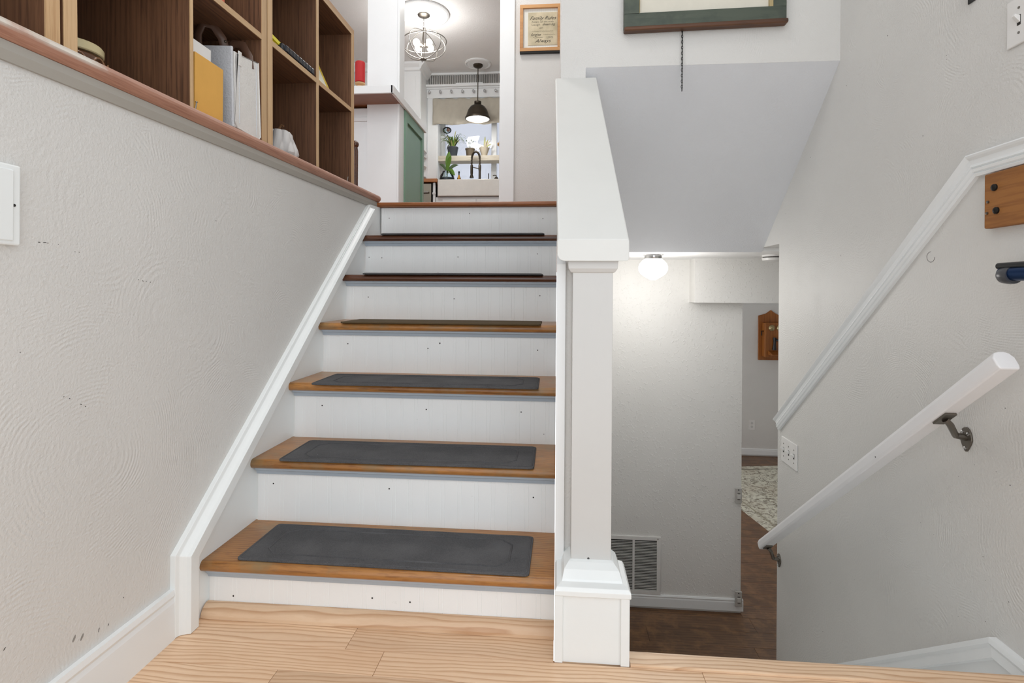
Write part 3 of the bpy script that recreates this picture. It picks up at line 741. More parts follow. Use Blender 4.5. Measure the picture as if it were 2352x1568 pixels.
obj('mouthpiece', MB().lathe([(.018, .06), (.022, 0), (.038, -.04), (.036, -.044), (.0001, -.03)], (.10, -.25, -.04), 16, 'x'), 'black', ph)
obj('receiver', MB().tube([(.0, -.15, -.02), (-.004, -.155, -.10), (-.008, -.155, -.18)], .022, 12, False, [1, .7, 1.2]), 'black', ph)
obj('writing_shelf', MB().prism([(-.02, -.19), (-.17, -.23), (-.17, -.245), (-.02, -.245)], lambda p, h: (h, p[0] - .10, p[1]), -.075, .17), pw_, ph, .004)
obj('crank', MB().tube([(-.115, -.08, .06), (-.14, -.08, .06), (-.14, -.08, .0)], .008, 8), 'iron', ph)
# outlet
ol = thing('wall_outlet', 'white duplex outlet on the far room wall', 'outlet', (3.50, 7.37, -.918))
obj('plate', MB().box(-.038, -.006, -.066, .038, 0, .066), 'plastic', ol, .002)
for z in (.024, -.024): obj('socket', MB().lathe([(.016, -.006), (.016, -.008), (.0001, -.008)], (0, 0, z), 16, 'y'), paint('socket_white' + str(z), rgb(200, 200, 198)), ol)
# rug
t = NT('rug_pattern'); vec = t.coords((1, 1, 1), rnd=False)
n1 = t.noise(vec, 9, 5, .7, 1.5); n2 = t.noise(vec, 34, 4, .7, 1); n3 = t.noise(vec, 3, 3)
cc = t.mix(t.ramp(n1, [(.47, (0, 0, 0, 1)), (.53, (1, 1, 1, 1))]), rgb(208, 208, 192), rgb(120, 112, 98))
cc = t.mix(t.ramp(n2, [(.42, (0, 0, 0, 1)), (.62, (1, 1, 1, 1))]), cc, rgb(214, 214, 200))
cc = t.mix(t.ramp(n3, [(.45, (0, 0, 0, 1)), (.7, (.5, .5, .5, 1))]), cc, rgb(172, 160, 142))
t.bump(n2, .3, .004); rugm = t.fin(cc, .95, spec=.1)
rg = thing('area_rug', 'pale distressed area rug on the dark lower floor', 'rug', (3.6, 5.9, ZL))
rg.rotation_euler.z = 0
# rug outline measured on the floor: near-left edge runs diagonally
rpoly = [(2.866, 4.905), (2.700, 5.98), (2.56, 6.72), (3.42, 6.862), (4.30, 6.90), (4.30, 4.85), (3.5, 4.6)]
rpoly = [(2.86, 4.90), (2.52, 6.78), (4.30, 7.05), (4.42, 5.2)]
obj('field', rel(MB().prism(rpoly, XY, ZL, ZL + .008), rg.location), rugm, rg, .002)
ctr = Vector((sum(p[0] for p in rpoly) / 4, sum(p[1] for p in rpoly) / 4))
inn = [(ctr.x + (p[0] - ctr.x) * .87, ctr.y + (p[1] - ctr.y) * .87) for p in rpoly]
bd = MB().tube([(x, y_, ZL + .008) for x, y_ in inn], .008, 6, True)
obj('border_line', rel(bd, rg.location), plain('rug_line', rgb(150, 146, 128), .95), rg)

# ------------------------------------------------------------------ cube shelves on the ledge
XF = -.052; CD = .36; TH = .029
def cube_unit(name, label, ya, yb, h, div_at, dth, shelves, group=None, wide_edge=False):
    ym = (ya + yb) / 2; zb = railz(ym) + .049
    u = thing(name, label, 'shelf', (XF, ym, zb), 'walnut cube shelves along the half wall')
    u.rotation_euler.x = .0185
    W2 = (yb - ya) / 2; e = .0025
    def board(nm, y0, z0, y1, z1, vert):
        b = obj(nm, MB().box(-CD, y0, z0, -e, y1, z1), 'walnut' if vert else 'walnut_h', u)
        obj('edge_band', MB().box(-e, y0, z0, 0, y1, z1), 'ply' if vert else 'ply_h', b)
    board('side_panel', -W2, 0, -W2 + TH, h, True)
    board('side_panel', W2 - TH, 0, W2, h, True)
    board('bottom_panel', -W2 + TH, 0, W2 - TH, .014, False)
    board('top_panel', -W2, h, W2, h + TH, False)
    dv = div_at - ym
    board('divider', dv - dth / 2, .014, dv + dth / 2, h, True)
    for y0, y1 in ((-W2 + TH, dv - dth / 2), (dv + dth / 2, W2 - TH)):
        board('shelf', y0, shelves, y1, shelves + .018, False)
    obj('back_panel', MB().box(-CD, -W2 + TH, .014, -CD + .006, W2 - TH, h), 'walnut', u)
    return u
cube_unit('cube_shelf', 'walnut cube shelf holding nothing, nearest the access panel', .224, .946, 1.07, .585, .012, .348)
cube_unit('cube_shelf', 'walnut cube shelf holding the white handbag', .954, 1.678, 1.07, 1.317, .011, .340)
cube_unit('cube_shelf', 'low walnut cube shelf holding the white pumpkin', 1.684, 2.432, .700, 2.051, .019, .345)
def sz(y): return railz(y) + .049 + .014 + .0185 * 0       # bottom board height
# jar
jr = thing('glass_jar', 'amber glass jar with a cream lid in the shelf corner', 'jar', (-.172, 1.098, sz(1.098)))
obj('jar_body', MB().lathe([(.050, 0), (.058, .006), (.060, .026), (.056, .044), (.046, .052)], (0, 0, 0), 28), plain('amber_glass', rgb(92, 58, 34), .15), jr)
obj('lid', MB().lathe([(.052, .052), (.054, .054), (.054, .068), (.050, .073), (.0001, .074)], (0, 0, 0), 28), plain('cream_lid', rgb(214, 200, 156), .4), jr)
for k in range(9):
    a = 2 * PI * k / 9
    obj('embossed_ring', MB().tube([(.0605 * math.cos(a + .22 * math.cos(b)), .0605 * math.sin(a + .22 * math.cos(b)), .027 + .014 * math.sin(b)) for b in [2 * PI * i / 12 for i in range(12)]], .0022, 5, True), plain('amber_ring%d' % k, rgb(150, 110, 80), .2), jr)
# kraft folder and white card, standing along the shelf front
kf = thing('kraft_folder', 'golden kraft board standing in the shelf beside the handbag', 'board', (-.062, 1.396, sz(1.39) + .001))
obj('cover', MB().box(-.003, -.060, 0, .003, .060, .155), plain('kraft', rgb(226, 172, 84), .8, 0, .1), kf, .001)
wc = thing('white_card', 'white card standing behind the kraft board', 'card', (-.074, 1.378, sz(1.37) + .001))
obj('sheet', MB().box(-.003, -.040, 0, .003, .040, .194), 'plastic', wc)
hb = thing('handbag', 'white leather tote bag with brown handles in the shelf', 'handbag', (-.13, 1.575, sz(1.575) + .002)); L = hb.location
lw = plain('white_leather', rgb(228, 226, 222), .5, 0, .5, 160)
lg = plain('grey_leather', rgb(208, 210, 214), .55, 0, .6, 160)
br_ = plain('brown_leather', rgb(92, 66, 52), .4, 0, .2)
H = .232; zb = L.z
v = []; nr = 6
for i in range(nr + 1):
    u = i / nr; z = zb + .004 + H * u
    y0 = 1.512 + .008 * u; y1 = 1.642 - .020 * u; x0 = -.205 + .012 * u; x1 = -.060 - .006 * u
    v += [(x0, y0, z), (x1, y0, z), (x1, y1, z), (x0, y1, z)]
f = [(0, 1, 2, 3), (nr * 4, nr * 4 + 1, nr * 4 + 2, nr * 4 + 3)]
for i in range(nr):
    for j in range(4): f.append((i * 4 + j, i * 4 + (j + 1) % 4, i * 4 + 4 + (j + 1) % 4, i * 4 + 4 + j))
obj('bag_body', rel(MB().add(v, f), L), lw, hb, .006, 3)
obj('gusset', rel(MB().prism([(-.203, zb + .004), (-.060, zb + .004), (-.066, zb + H + .012), (-.190, zb + H + .018)], lambda p, h: (p[0], h, p[1]), 1.506, 1.514), L), lg, hb, .003)
fp = [(1.512, zb + .020), (1.522, zb + .006), (1.634, zb + .001), (1.645, zb + .012), (1.630, zb + H + .012), (1.520, zb + H - .008)]
obj('front_panel', rel(MB().prism(fp, YZ, -.064, -.057), L), lw, hb, .003)
obj('piping', rel(MB().tube([(-.057, y_, z_) for y_, z_ in fp], .0026, 8, True), L), lw, hb)
for y_, z0_, z1_ in ((1.618, zb + .012, zb + H + .006), (1.526, zb + .02, zb + H - .01)):
    obj('stitched_strip', rel(MB().tube([(-.0565, y_ + .006, z0_), (-.0565, y_, z1_)], .0016, 6), L), lg, hb)
for pts in ([(-.190, 1.535, zb + H - .01), (-.190, 1.53, zb + H + .06), (-.176, 1.532, zb + H + .092), (-.150, 1.545, zb + H + .092), (-.132, 1.56, zb + H + .060), (-.128, 1.57, zb + H + .03)],
            [(-.165, 1.600, zb + H - .01), (-.150, 1.60, zb + H + .035), (-.120, 1.60, zb + H + .062), (-.090, 1.60, zb + H + .056), (-.070, 1.60, zb + H + .020), (-.066, 1.60, zb + H - .02)]):
    h_ = obj('handle', rel(MB().tube(pts, .013, 10, False, None, .45), L), br_, hb)
    for q_ in (pts[0], pts[-1]): obj('rivet', rel(MB().sphere((q_[0] + .004, q_[1] - .006, q_[2] + .022), .005, 10, 6), L), 'bronze', h_)
obj('strap_tab', rel(MB().box(-.058, 1.522, zb + H - .040, -.054, 1.538, zb + H + .004), L), lw, hb, .002)
# things on the upper shelves of unit B / C
oz = railz(1.56) + .049 + .340 + .018
ob = thing('orange_parcel', 'orange patterned packet on the shelf over the handbag', 'packet', (-.10, 1.478, oz + .004))
obj('wrapper', MB().prism([(-.05, 0), (.05, 0), (.046, .12), (-.03, .12)], YZ, -.07, .0), plain('orange_wrap', rgb(226, 116, 88), .5, 0, .2), ob, .006)
obj('label_panel', MB().box(.0, -.03, .04, .001, .03, .09), plain('pale_label', rgb(226, 190, 170), .5), ob)
cz = railz(1.9) + .049 + .345 + .018
yn = thing('yellow_pennant', 'yellow pointed card lying on the cube shelf', 'card', (-.105, 1.762, cz + .001))
obj('card_body', MB().prism([(-.05, -.04), (.040, -.045), (.034, .044), (-.04, .03)], XY, .018, .030), plain('yellow_card', rgb(238, 226, 62), .5), yn)
obj('card_stand', MB().box(-.04, -.04, .0, .03, .02, .018), plain('yellow_card_base', rgb(228, 214, 60), .5), yn)
ky = thing('black_clutch', 'black quilted clutch lying on the cube shelf', 'wallet', (-.108, 1.908, cz + .002))
obj('shell', MB().box(-.05, -.125, 0, .052, .125, .030), plain('black_leather', rgb(22, 26, 34), .3), ky, .011, 4)
for i in range(9): obj('quilt_pad', MB().box(.049, -.11 + i * .0245, .004, .056, -.11 + i * .0245 + .022, .026), plain('black_quilt', rgb(20, 26, 38), .25) if i == 0 else bpy.data.materials['black_quilt'], ky, .003, 2)
ky.rotation_euler.x = .0185
gf = thing('gold_frame', 'small gold picture frame leaning back in the cube shelf', 'frame', (-.075, 2.150, railz(2.15) + .049 + .345 + .022))
gm_ = plain('gold_paint', rgb(206, 178, 60), .35, .5)
for a in ((-.076, 0, .076, .016), (-.076, .174, .076, .19), (-.076, .016, -.060, .174), (.060, .016, .076, .174)): obj('frame_bar', MB().box(-.006, a[0], a[1], .006, a[2], a[3]), gm_, gf, .003)
obj('picture', MB().box(-.004, -.060, .016, .002, .060, .174), plain('print', rgb(226, 224, 206), .6), gf)
obj('easel_leg', MB().box(-.050, -.01, .02, -.044, .01, .12), 'iron', gf)
gf.rotation_euler = (0, math.radians(-24), math.radians(3))
# white carved pumpkin
pk = thing('wooden_pumpkin', 'white carved wooden pumpkin with brown stem in the low shelf', 'pumpkin', (-.128, 1.890, sz(1.89) + .003)); pk.scale = (1.08, 1.08, 1.08)
NP = 8; sg_ = 64; prf = [(.030, 0), (.060, .004), (.066, .014), (.062, .030), (.053, .052), (.046, .068), (.044, .080), (.036, .090), (.012, .093), (.0001, .090)]
v = []; f = []
for k in range(sg_):
    a = 2 * PI * k / sg_; rb = 1 - .16 * (1 - abs(math.sin(a * NP / 2))) ** 2
    for r_, h_ in prf: v.append((r_ * rb * math.cos(a), r_ * rb * math.sin(a), h_))
n = len(prf)
for k in range(sg_):
    for i in range(n - 1): f.append((k * n + i, ((k + 1) % sg_) * n + i, ((k + 1) % sg_) * n + i + 1, k * n + i + 1))
f.append(tuple(k * n for k in range(sg_)))
obj('pumpkin_body', MB().add(v, f, True), wood('whitewashed', rgb(224, 222, 220), rgb(176, 172, 170), rgb(204, 202, 200), 2, 40, 16, 6, .7, .3, .6, .3), pk)
obj('stem', MB().tube([(0, 0, .088), (.002, 0, .102), (.010, 0, .112), (.018, 0, .108)], .004, 8, False, [1.3, 1, .9, .8]), plain('brown_stem', rgb(120, 84, 52), .7), pk)
# nails standing in the ledge
for nm, yy in (('bent steel nail standing in the ledge before the kraft board', 1.297), ('steel nail standing in the ledge near the stair head', 2.295)):
    na = thing('ledge_nail', nm, 'nail', (-.030, yy, railz(yy) + .047))
    obj('shank', MB().tube([(0, 0, 0), (.001, .004, .026)], .0016, 8), 'steel', na)
    obj('head', MB().lathe([(.0001, .026), (.0032, .026), (.0032, .0275), (.0001, .0275)], (.001, .004, 0), 10), 'steel', na)

# ------------------------------------------------------------------ upper hall: kitchen doorway wall
struct(box('wall_kitchen', (.495, YD, ZU), (2.1, YD + .12, ZC), 'wall'))
cas = struct(box('trim_5', (.490, YD - .016, ZU), (.594, YD, ZC), 'trim_clean', None, .004)); cas['label'] = 'flat white casing on the kitchen doorway'
pier = struct(box('wall_kitchen', (-.462, YD, ZU), (-.226, YD + .115, ZC), 'trim_clean'))
obj('casing_bead', MB().box(-.242, YD - .006, ZU, -.228, YD, ZC), 'trim_clean', pier, .002)
obj('half_wall', MB().box(-2.6, YD + .035, ZU, -.462, YD + .115, 2.15), 'trim_clean', pier)
obj('panel_rail', MB().box(-2.6, YD + .022, 2.055, -.463, YD + .036, 2.085), 'trim_clean', pier, .003)
# bar counter
bc = thing('bar_counter', 'white edged bar counter with raw wood underside', 'counter', (-.5, 3.9, 2.15)); L = bc.location
cm = MB().box(-2.2, 3.512, 2.164, -.218, YD - .001, 2.176).box(-2.2, YD - .001, 2.164, -.464, YD + .117, 2.176).box(-2.2, YD + .117, 2.164, -.218, 4.395, 2.176)
obj('core', rel(cm, L), 'oak_nose', bc)
cm = MB().box(-2.2, 3.502, 2.176, -.208, YD - .001, 2.212).box(-2.2, YD - .001, 2.176, -.464, YD + .117, 2.212).box(-2.2, YD + .117, 2.176, -.208, 4.41, 2.212)
obj('top_slab', rel(cm, L), 'trim_clean', bc)
obj('edge_strip', rel(MB().box(-2.2, 3.496, 2.160, -.204, 3.514, 2.214), L), 'trim_clean', bc, .003)
obj('edge_strip', rel(MB().box(-.220, 3.496, 2.160, -.202, 4.41, 2.214), L), 'trim_clean', bc, .003)
# green cabinet under it
gc = thing('green_cabinet', 'sage green panelled cabinet end under the bar counter', 'cabinet', (-.5, 4.1, ZU)); L = gc.location
gx = -.226
obj('body', rel(MB().box(-.80, YD + .116, ZU + .002, gx - .004, 4.38, 2.160), L), 'green_cab', gc)
for a in ((YD + .116, ZU + .002, YD + .17, 2.160), (4.325, ZU + .002, 4.38, 2.160), (YD + .17, 2.085, 4.325, 2.160), (YD + .17, ZU + .002, 4.325, 1.42)):
    obj('frame_rail', rel(MB().box(gx - .004, a[0], a[1], gx + .012, a[2], a[3]), L), 'green_cab', gc, .002)
obj('raised_panel', rel(MB().box(gx - .004, YD + .19, 1.44, gx + .004, 4.305, 2.065), L), 'green_cab', gc, .006)
# red thread spool
sp = thing('thread_spool', 'large red thread spool standing on the bar counter', 'spool', (-.445, 3.535, 2.2145))
obj('base_flange', MB().lathe([(.030, 0), (.030, .004), (.020, .012), (.034, .022), (.034, .030), (.022, .034)], (0, 0, 0), 24), plain('spool_wood', rgb(206, 166, 120), .6), sp)
obj('thread', MB().lathe([(.031, .034)] + [(.0325 + .0008 * (i % 2), .036 + .0045 * i) for i in range(30)] + [(.030, .173), (.0001, .174)], (0, 0, 0), 28), plain('red_thread', rgb(190, 30, 34), .6, 0, .3, 300), sp)
# dark chair post beyond the shelves
dc = thing('dark_post', 'slim dark wooden chair post standing behind the shelves', 'post', (-.226, 2.9, ZU))
obj('stile', MB().tube([(0, 0, 0), (0, 0, .33), (-.004, 0, .355)], .013, 10), 'oak_dark', dc)
obj('finial', MB().sphere((-.004, 0, .368), .021, 14, 8), 'oak_dark', dc)
# framed print
pf = thing('framed_print', 'framed Family Rules print in an oak frame on the hall wall', 'picture', (.77, YD, 2.66)); L = pf.location
PX0, PX1, PZ0, PZ1 = .630, .912, 2.500, 2.822
pm = wood('frame_pine', rgb(206, 158, 104), rgb(168, 116, 70), rgb(186, 136, 88), 0, 60, 8, 5, .45, .1, .4)
for a in ((PX0, PZ0, PX1, PZ0 + .024), (PX0, PZ1 - .024, PX1, PZ1), (PX0, PZ0 + .024, PX0 + .022, PZ1 - .024), (PX1 - .022, PZ0 + .024, PX1, PZ1 - .024)):
    obj('frame_bar', rel(MB().box(a[0], YD - .026, a[1], a[2], YD - .001, a[3]), L), pm, pf, .0015)
obj('dark_base', rel(MB().box(PX0, YD - .024, PZ0 - .012, PX1, YD - .001, PZ0), L), 'iron', pf)
t = NT('striped_mount'); vec = t.coords(rnd=False); wv = t.n('ShaderNodeTexWave'); wv.bands_direction = 'X'; wv.inputs['Scale'].default_value = 45; t.l(vec, wv.inputs['Vector'])
mnt = t.fin(t.mix(wv.outputs['Fac'], rgb(232, 231, 224), rgb(212, 212, 204)), .7)
obj('mount', rel(MB().box(PX0 + .02, YD - .010, PZ0 + .02, PX1 - .02, YD - .005, PZ1 - .02), L), mnt, pf)
t = NT('old_paper'); vec = t.coords(rnd=False); ppm = t.fin(t.mix(t.ramp(t.noise(vec, 14, 5), [(.35, (0, 0, 0, 1)), (.7, (1, 1, 1, 1))]), rgb(206, 194, 166), rgb(178, 168, 140)), .8)
QX0, QX1, QZ0, QZ1 = .686, .888, 2.545, 2.772
ppr = obj('paper', rel(MB().box(QX0, YD - .013, QZ0, QX1, YD - .010, QZ1), L), ppm, pf)
ink = plain('ink', rgb(60, 56, 50), .8); inkp = plain('faded_ink', rgb(126, 120, 106), .8)
def text(body, cx, z, size, m, shear=.35, width=None):
    cu = bpy.data.curves.new('lettering', 'FONT'); cu.body = body; cu.size = size; cu.shear = shear; cu.align_x = 'CENTER'; cu.align_y = 'CENTER'; cu.extrude = .0002
    to = bpy.data.objects.new('tmp', cu); COL.objects.link(to); bpy.context.view_layer.update()
    me = bpy.data.meshes.new_from_object(to.evaluated_get(bpy.context.evaluated_depsgraph_get()))
    bpy.data.objects.remove(to); me.materials.clear(); me.materials.append(m)
    o = bpy.data.objects.new('lettering', me); COL.objects.link(o); o.parent = ppr
    sx = 1
    if width:
        xs = [v_.co.x for v_ in me.vertices]; sx = width / (max(xs) - min(xs))
    o.rotation_euler = (PI / 2, 0, 0); o.scale = (sx, 1, 1); o.location = (cx - L.x, YD - .0134 - L.y, z - L.z)
def squig(cx, z, w_, m):
    pts = []; n_ = int(w_ / .0016); rnd = random.Random(int(z * 1e4))
    for i in range(n_): pts.append((cx - w_ / 2 + w_ * i / n_ - L.x, YD - .0133 - L.y, z - L.z + rnd.uniform(-.0035, .0035)))
    obj('faded_script', MB().tube(pts, .0006, 4), m, ppr)
qc = (QX0 + QX1) / 2
text('Family Rules', qc, 2.731, .034, ink, .45, .182)
text('Always tell the truth', qc, 2.706, .018, inkp, 0, .152)
text('Laugh', qc - .047, 2.686, .020, inkp, 0, .058)
text('dream big', qc + .040, 2.687, .022, ink, .45, .088)
text('and', qc - .012, 2.664, .015, inkp, .4)
squig(qc, 2.640, .150, inkp)
text('forgive', qc - .048, 2.617, .026, ink, .45, .070); squig(qc + .045, 2.617, .080, inkp)
squig(qc - .03, 2.597, .07, inkp); text('LOVE', qc + .050, 2.597, .018, inkp, 0, .04)
text('Always', qc, 2.573, .032, ink, .5, .112)

# ------------------------------------------------------------------ kitchen
WXa, WXb, WZa, WZb = -.680, 1.15, 2.235, 3.36      # window opening
kw = struct(box('wall_kitchen', (-2.8, YK, ZU), (WXa, YK + .30, ZC), 'trim_clean'))
struct(box('wall_kitchen', (WXa, YK, ZU), (WXb, YK + .30, WZa), 'trim_clean'))
struct(box('wall_kitchen', (WXa, YK, WZb), (WXb, YK + .30, ZC), 'trim_clean'))
struct(box('wall_kitchen', (WXb, YK, ZU), (2.2, YK + .30, ZC), 'trim_clean'))
struct(box('wall_kitchen', (2.1, YD, ZU), (2.2, YK + .3, ZC), 'wall'))
# window: frame, mullion, panes
wn = struct(bpy.data.objects.new('window_1', None)); COL.objects.link(wn); wn.location = (0, YK + .25, WZa); L = wn.location
mull = .040
fm = MB()
for a in ((WXa, WZa, WXa + .05, WZb), (WXb - .05, WZa, WXb, WZb), (WXa, WZa, WXb, WZa + .03), (WXa, WZb - .05, WXb, WZb), (mull - .035, WZa, mull + .035, WZb)): fm.box(a[0], YK + .22, a[1], a[2], YK + .27, a[3])
obj('window_frame', rel(fm, L), 'trim_clean', wn)
for a, b in ((WXa + .05, mull - .035), (mull + .035, WXb - .05)):
    obj('pane', rel(MB().box(a, YK + .245, WZa + .03, b, YK + .249, WZb - .05), L), 'glass', wn)
t = NT('window_film'); tl = t.n('ShaderNodeBsdfTranslucent'); tl.inputs[0].default_value = (.42, .43, .475, 1); t.l(tl.outputs[0], t.out.inputs[0])
film_m = t.m
for a, b in ((WXa + .05, mull - .035), (mull + .035, WXb - .05)):
    obj('privacy_film', rel(MB().add([(a, YK + .252, WZa + .03), (b, YK + .252, WZa + .03), (b, YK + .252, WZb - .05), (a, YK + .252, WZb - .05)], [(0, 1, 2, 3)]), L), film_m, wn)
obj('casing', rel(MB().box(WXa - .135, YK - .018, ZU + .92, WXa - .01, YK, 3.40), L), 'trim_clean', wn, .003)
obj('inner_stop', rel(MB().box(WXa - .03, YK - .010, ZU + .92, WXa + .004, YK + .02, 3.40), L), 'trim_clean', wn, .002)
# corrugated frieze, peg rail, shade
cf = struct(bpy.data.objects.new('trim_6', None)); COL.objects.link(cf); cf.location = (.1, YK, 3.6); L = cf.location
pf_ = []; x = -.82
zz = []
while x < 1.3:
    zz += [(x, YK - .004), (x + .006, YK - .024), (x + .018, YK - .024), (x + .024, YK - .004)]; x += .030
zz += [(1.3, YK), (-.82, YK)]
obj('corrugated_sheet', rel(MB().prism(zz, XY, 3.545, 3.69), L), plain('galvanised', rgb(196, 196, 194), .3, .8), cf)
obj('crown_strip', rel(MB().box(-.85, YK - .040, 3.672, 1.3, YK - .001, 3.70), L), 'trim_clean', cf, .006)
obj('name_plate', rel(MB().box(-.44, YK - .03, 3.545, -.08, YK - .015, 3.565), L), 'trim_clean', cf)
pg = thing('peg_rail', 'white peg rail shelf with glass knobs over the kitchen window', 'peg rail', (0, YK, 3.45)); L = pg.location
obj('back_board', rel(MB().box(-.835, YK - .022, 3.375, 1.3, YK - .0185, 3.51), L), 'trim_clean', pg)
obj('shelf_top', rel(MB().box(-.845, YK - .080, 3.505, 1.3, YK - .001, 3.535), L), 'trim_clean', pg, .006)
obj('bed_mould', rel(MB().box(-.84, YK - .045, 3.488, 1.3, YK - .02, 3.506), L), 'trim_clean', pg, .004)
for i in range(11):
    x = -.785 + i * .146
    k_ = obj('knob', rel(MB().sphere((x, YK - .062, 3.443), .017, 12, 8, (1, 1, 1.3)), L), plain('knob_glass', rgb(200, 202, 204), .1, .4) if i == 0 else bpy.data.materials['knob_glass'], pg)
    obj('knob_stem', rel(MB().tube([(x, YK - .022, 3.45), (x, YK - .055, 3.445)], .006, 8), L), 'steel', k_)
sh = thing('linen_shade', 'gathered linen valance hanging below the peg rail', 'curtain', (0, YK - .03, 3.2)); L = sh.location
v = []; f = []; nx = 90; nz_ = 10
for i in range(nx + 1):
    x = -.745 + (1.25 + .745) * i / nx
    for j in range(nz_ + 1):
        u = j / nz_; zt_ = 3.362 + .006 * math.sin(i * .8); zb_2 = 3.020 + .010 * math.sin(i * .35) + .014 * (i / nx)
        z = zt_ + (zb_2 - zt_) * u
        y_ = YK - .030 - .012 * math.sin(i * .55) * (.3 + .7 * u) - .006 * math.sin(i * 1.7 + j)
        v.append((x, y_, z))
for i in range(nx):
    for j in range(nz_):
        a = i * (nz_ + 1) + j; f.append((a, a + nz_ + 1, a + nz_ + 2, a + 1))
cl = obj('cloth', rel(MB().add(v, f, True), L), 'linen', sh)
so_ = cl.modifiers.new('solid', 'SOLIDIFY'); so_.thickness = .003
obj('hem', rel(MB().tube([(-.745 + 1.995 * i / 40, YK - .034, 3.026 + .012 * (i / 40) + .008 * math.sin(i * .8)) for i in range(41)], .006, 6), L), 'linen', sh)
# tall cabinet left of the window
tc_ = thing('wall_cabinet', 'white panelled wall cabinet with crown left of the kitchen window', 'cabinet', (-1.4, 6.8, 2.7)); L = tc_.location
obj('carcass', rel(MB().box(-2.6, 6.62, 2.66, -.825, YK - .001, 3.62), L), 'trim_clean', tc_)
for i in range(4):
    x1 = -.83 - i * .43; x0 = x1 - .42
    dr = obj('door', rel(MB().box(x0, 6.602, 2.68, x1, 6.62, 3.60), L), 'trim_clean', tc_, .002)
    obj('door_panel', rel(MB().box(x0 + .06, 6.597, 2.74, x1 - .06, 6.604, 3.54), L), 'trim_clean', dr, .003)
obj('crown', rel(MB().prism([(6.602, 3.60), (6.585, 3.61), (6.575, 3.64), (6.545, 3.675), (6.535, 3.699), (6.95, 3.699), (6.95, 3.60)], YZ, -2.6, -.825), L), 'trim_clean', tc_)
obj('crown_return', rel(MB().prism([(-.825, 3.60), (-.808, 3.61), (-.798, 3.64), (-.768, 3.675), (-.758, 3.699), (-.83, 3.699)], XZ, 6.535, 6.949), L), 'trim_clean', tc_)
# counter, dishwasher, sink
cn = thing('butcher_counter', 'butcher block counter left of the farmhouse sink', 'counter', (-1.3, 6.7, 2.16)); L = cn.location
obj('slab', rel(MB().box(-2.6, 6.400, 2.165, -.562, YK - .001, 2.205), L), 'butcher', cn, .003)
dw = thing('dishwasher', 'stainless dishwasher under the butcher block counter', 'dishwasher', (-.9, 6.6, ZU)); L = dw.location
obj('door', rel(MB().box(-1.22, 6.428, ZU + .1, -.640, 6.45, 2.150), L), plain('dw_steel', rgb(140, 132, 118), .3, .85), dw, .003)
obj('tub', rel(MB().box(-1.22, 6.45, ZU, -.625, 6.94, 2.155), L), 'iron', dw)
obj('handle', rel(MB().box(-1.18, 6.400, 2.030, -.665, 6.428, 2.052), L), 'steel', dw, .006)
sb_ = thing('sink_cabinet', 'white base cabinet below the farmhouse sink', 'cabinet', (.1, 6.6, ZU)); L = sb_.location
obj('carcass', rel(MB().box(-.585, 6.45, ZU, 1.6, 6.94, 1.985), L), 'trim_clean', sb_)
for x0, x1 in ((-.50, -.09), (-.08, .33)): obj('door', rel(MB().box(x0, 6.435, ZU + .1, x1, 6.452, 1.955), L), 'trim_clean', sb_, .003)
fp_ = thing('filler_post', 'narrow white filler post with rosette between dishwasher and sink', 'post', (-.59, 6.45, ZU)); L = fp_.location
obj('post_body', rel(MB().box(-.618, 6.43, ZU, -.590, 6.47, 2.160), L), 'trim_clean', fp_, .002)
obj('rosette', rel(MB().lathe([(.022, 0), (.020, -.006), (.012, -.005), (.008, -.010), (.0001, -.010)], (-.604, 6.43, 2.03), 18, 'y'), L), 'trim_clean', fp_)
sn_ = thing('farmhouse_sink', 'white apron front farmhouse sink under the window', 'sink', (.0, 6.6, 2.1)); L = sn_.location
SX0, SX1 = -.558, .33
sk_ = MB().box(SX0, 6.405, 1.990, SX1, 6.440, 2.195)
sk_.box(SX0, 6.44, 1.99, SX0 + .03, 6.86, 2.195); sk_.box(SX1 - .03, 6.44, 1.99, SX1, 6.86, 2.195); sk_.box(SX0, 6.83, 1.99, SX1, 6.86, 2.195); sk_.box(SX0, 6.43, 1.99, SX1, 6.85, 2.01)
obj('basin', rel(sk_, L), 'porcelain', sn_, .010, 3)
dk = thing('sink_deck', 'wooden ledge behind the farmhouse sink below the window', 'ledge', (.4, 6.9, 2.18))
obj('ledge_board', rel(MB().box(SX0 + .06, 6.862, 2.165, 1.6, 6.949, 2.205), dk.location), 'butcher', dk, .002)
# faucet
fc = thing('spring_faucet', 'tall bronze spring neck faucet behind the sink', 'faucet', (-.112, 6.90, 2.205))
obj('column', MB().lathe([(.026, 0), (.026, .012), (.016, .02), (.015, .20), (.018, .21), (.018, .27), (.013, .28), (.0001, .28)], (0, 0, 0), 16), 'bronze', fc)
arc = [(0, 0, .27)] + [(-.052 + .052 * math.cos(a), 0, .36 + .09 * math.sin(a)) for a in [PI * i / 12 for i in range(13)]] + [(-.106, 0, .27)]
obj('spring_neck', MB().tube(arc, .010, 8), 'bronze', fc)
hx_ = MB(); pts = []
for i in range(220):
    tt = i / 219 * (len(arc) - 1); j = min(int(tt), len(arc) - 2); fr_ = tt - j
    p = Vector(arc[j]) * (1 - fr_) + Vector(arc[j + 1]) * fr_; a = i * .9
    dd = (Vector(arc[j + 1]) - Vector(arc[j])).normalized(); u = Vector((0, 1, 0)); w_ = dd.cross(u)
    pts.append(p + u * math.cos(a) * .013 + w_ * math.sin(a) * .013)
obj('spring_coil', MB().tube(pts, .003, 5), 'darkbronze', fc)
obj('spray_head', MB().lathe([(.012, .28), (.018, .27), (.018, .17), (.015, .15), (.026, .12), (.026, .108), (.0001, .108)], (-.106, 0, 0), 16), 'darkbronze', fc)
obj('support_arm', MB().tube([(0, 0, .225), (-.10, 0, .25)], .006, 8), 'darkbronze', fc)
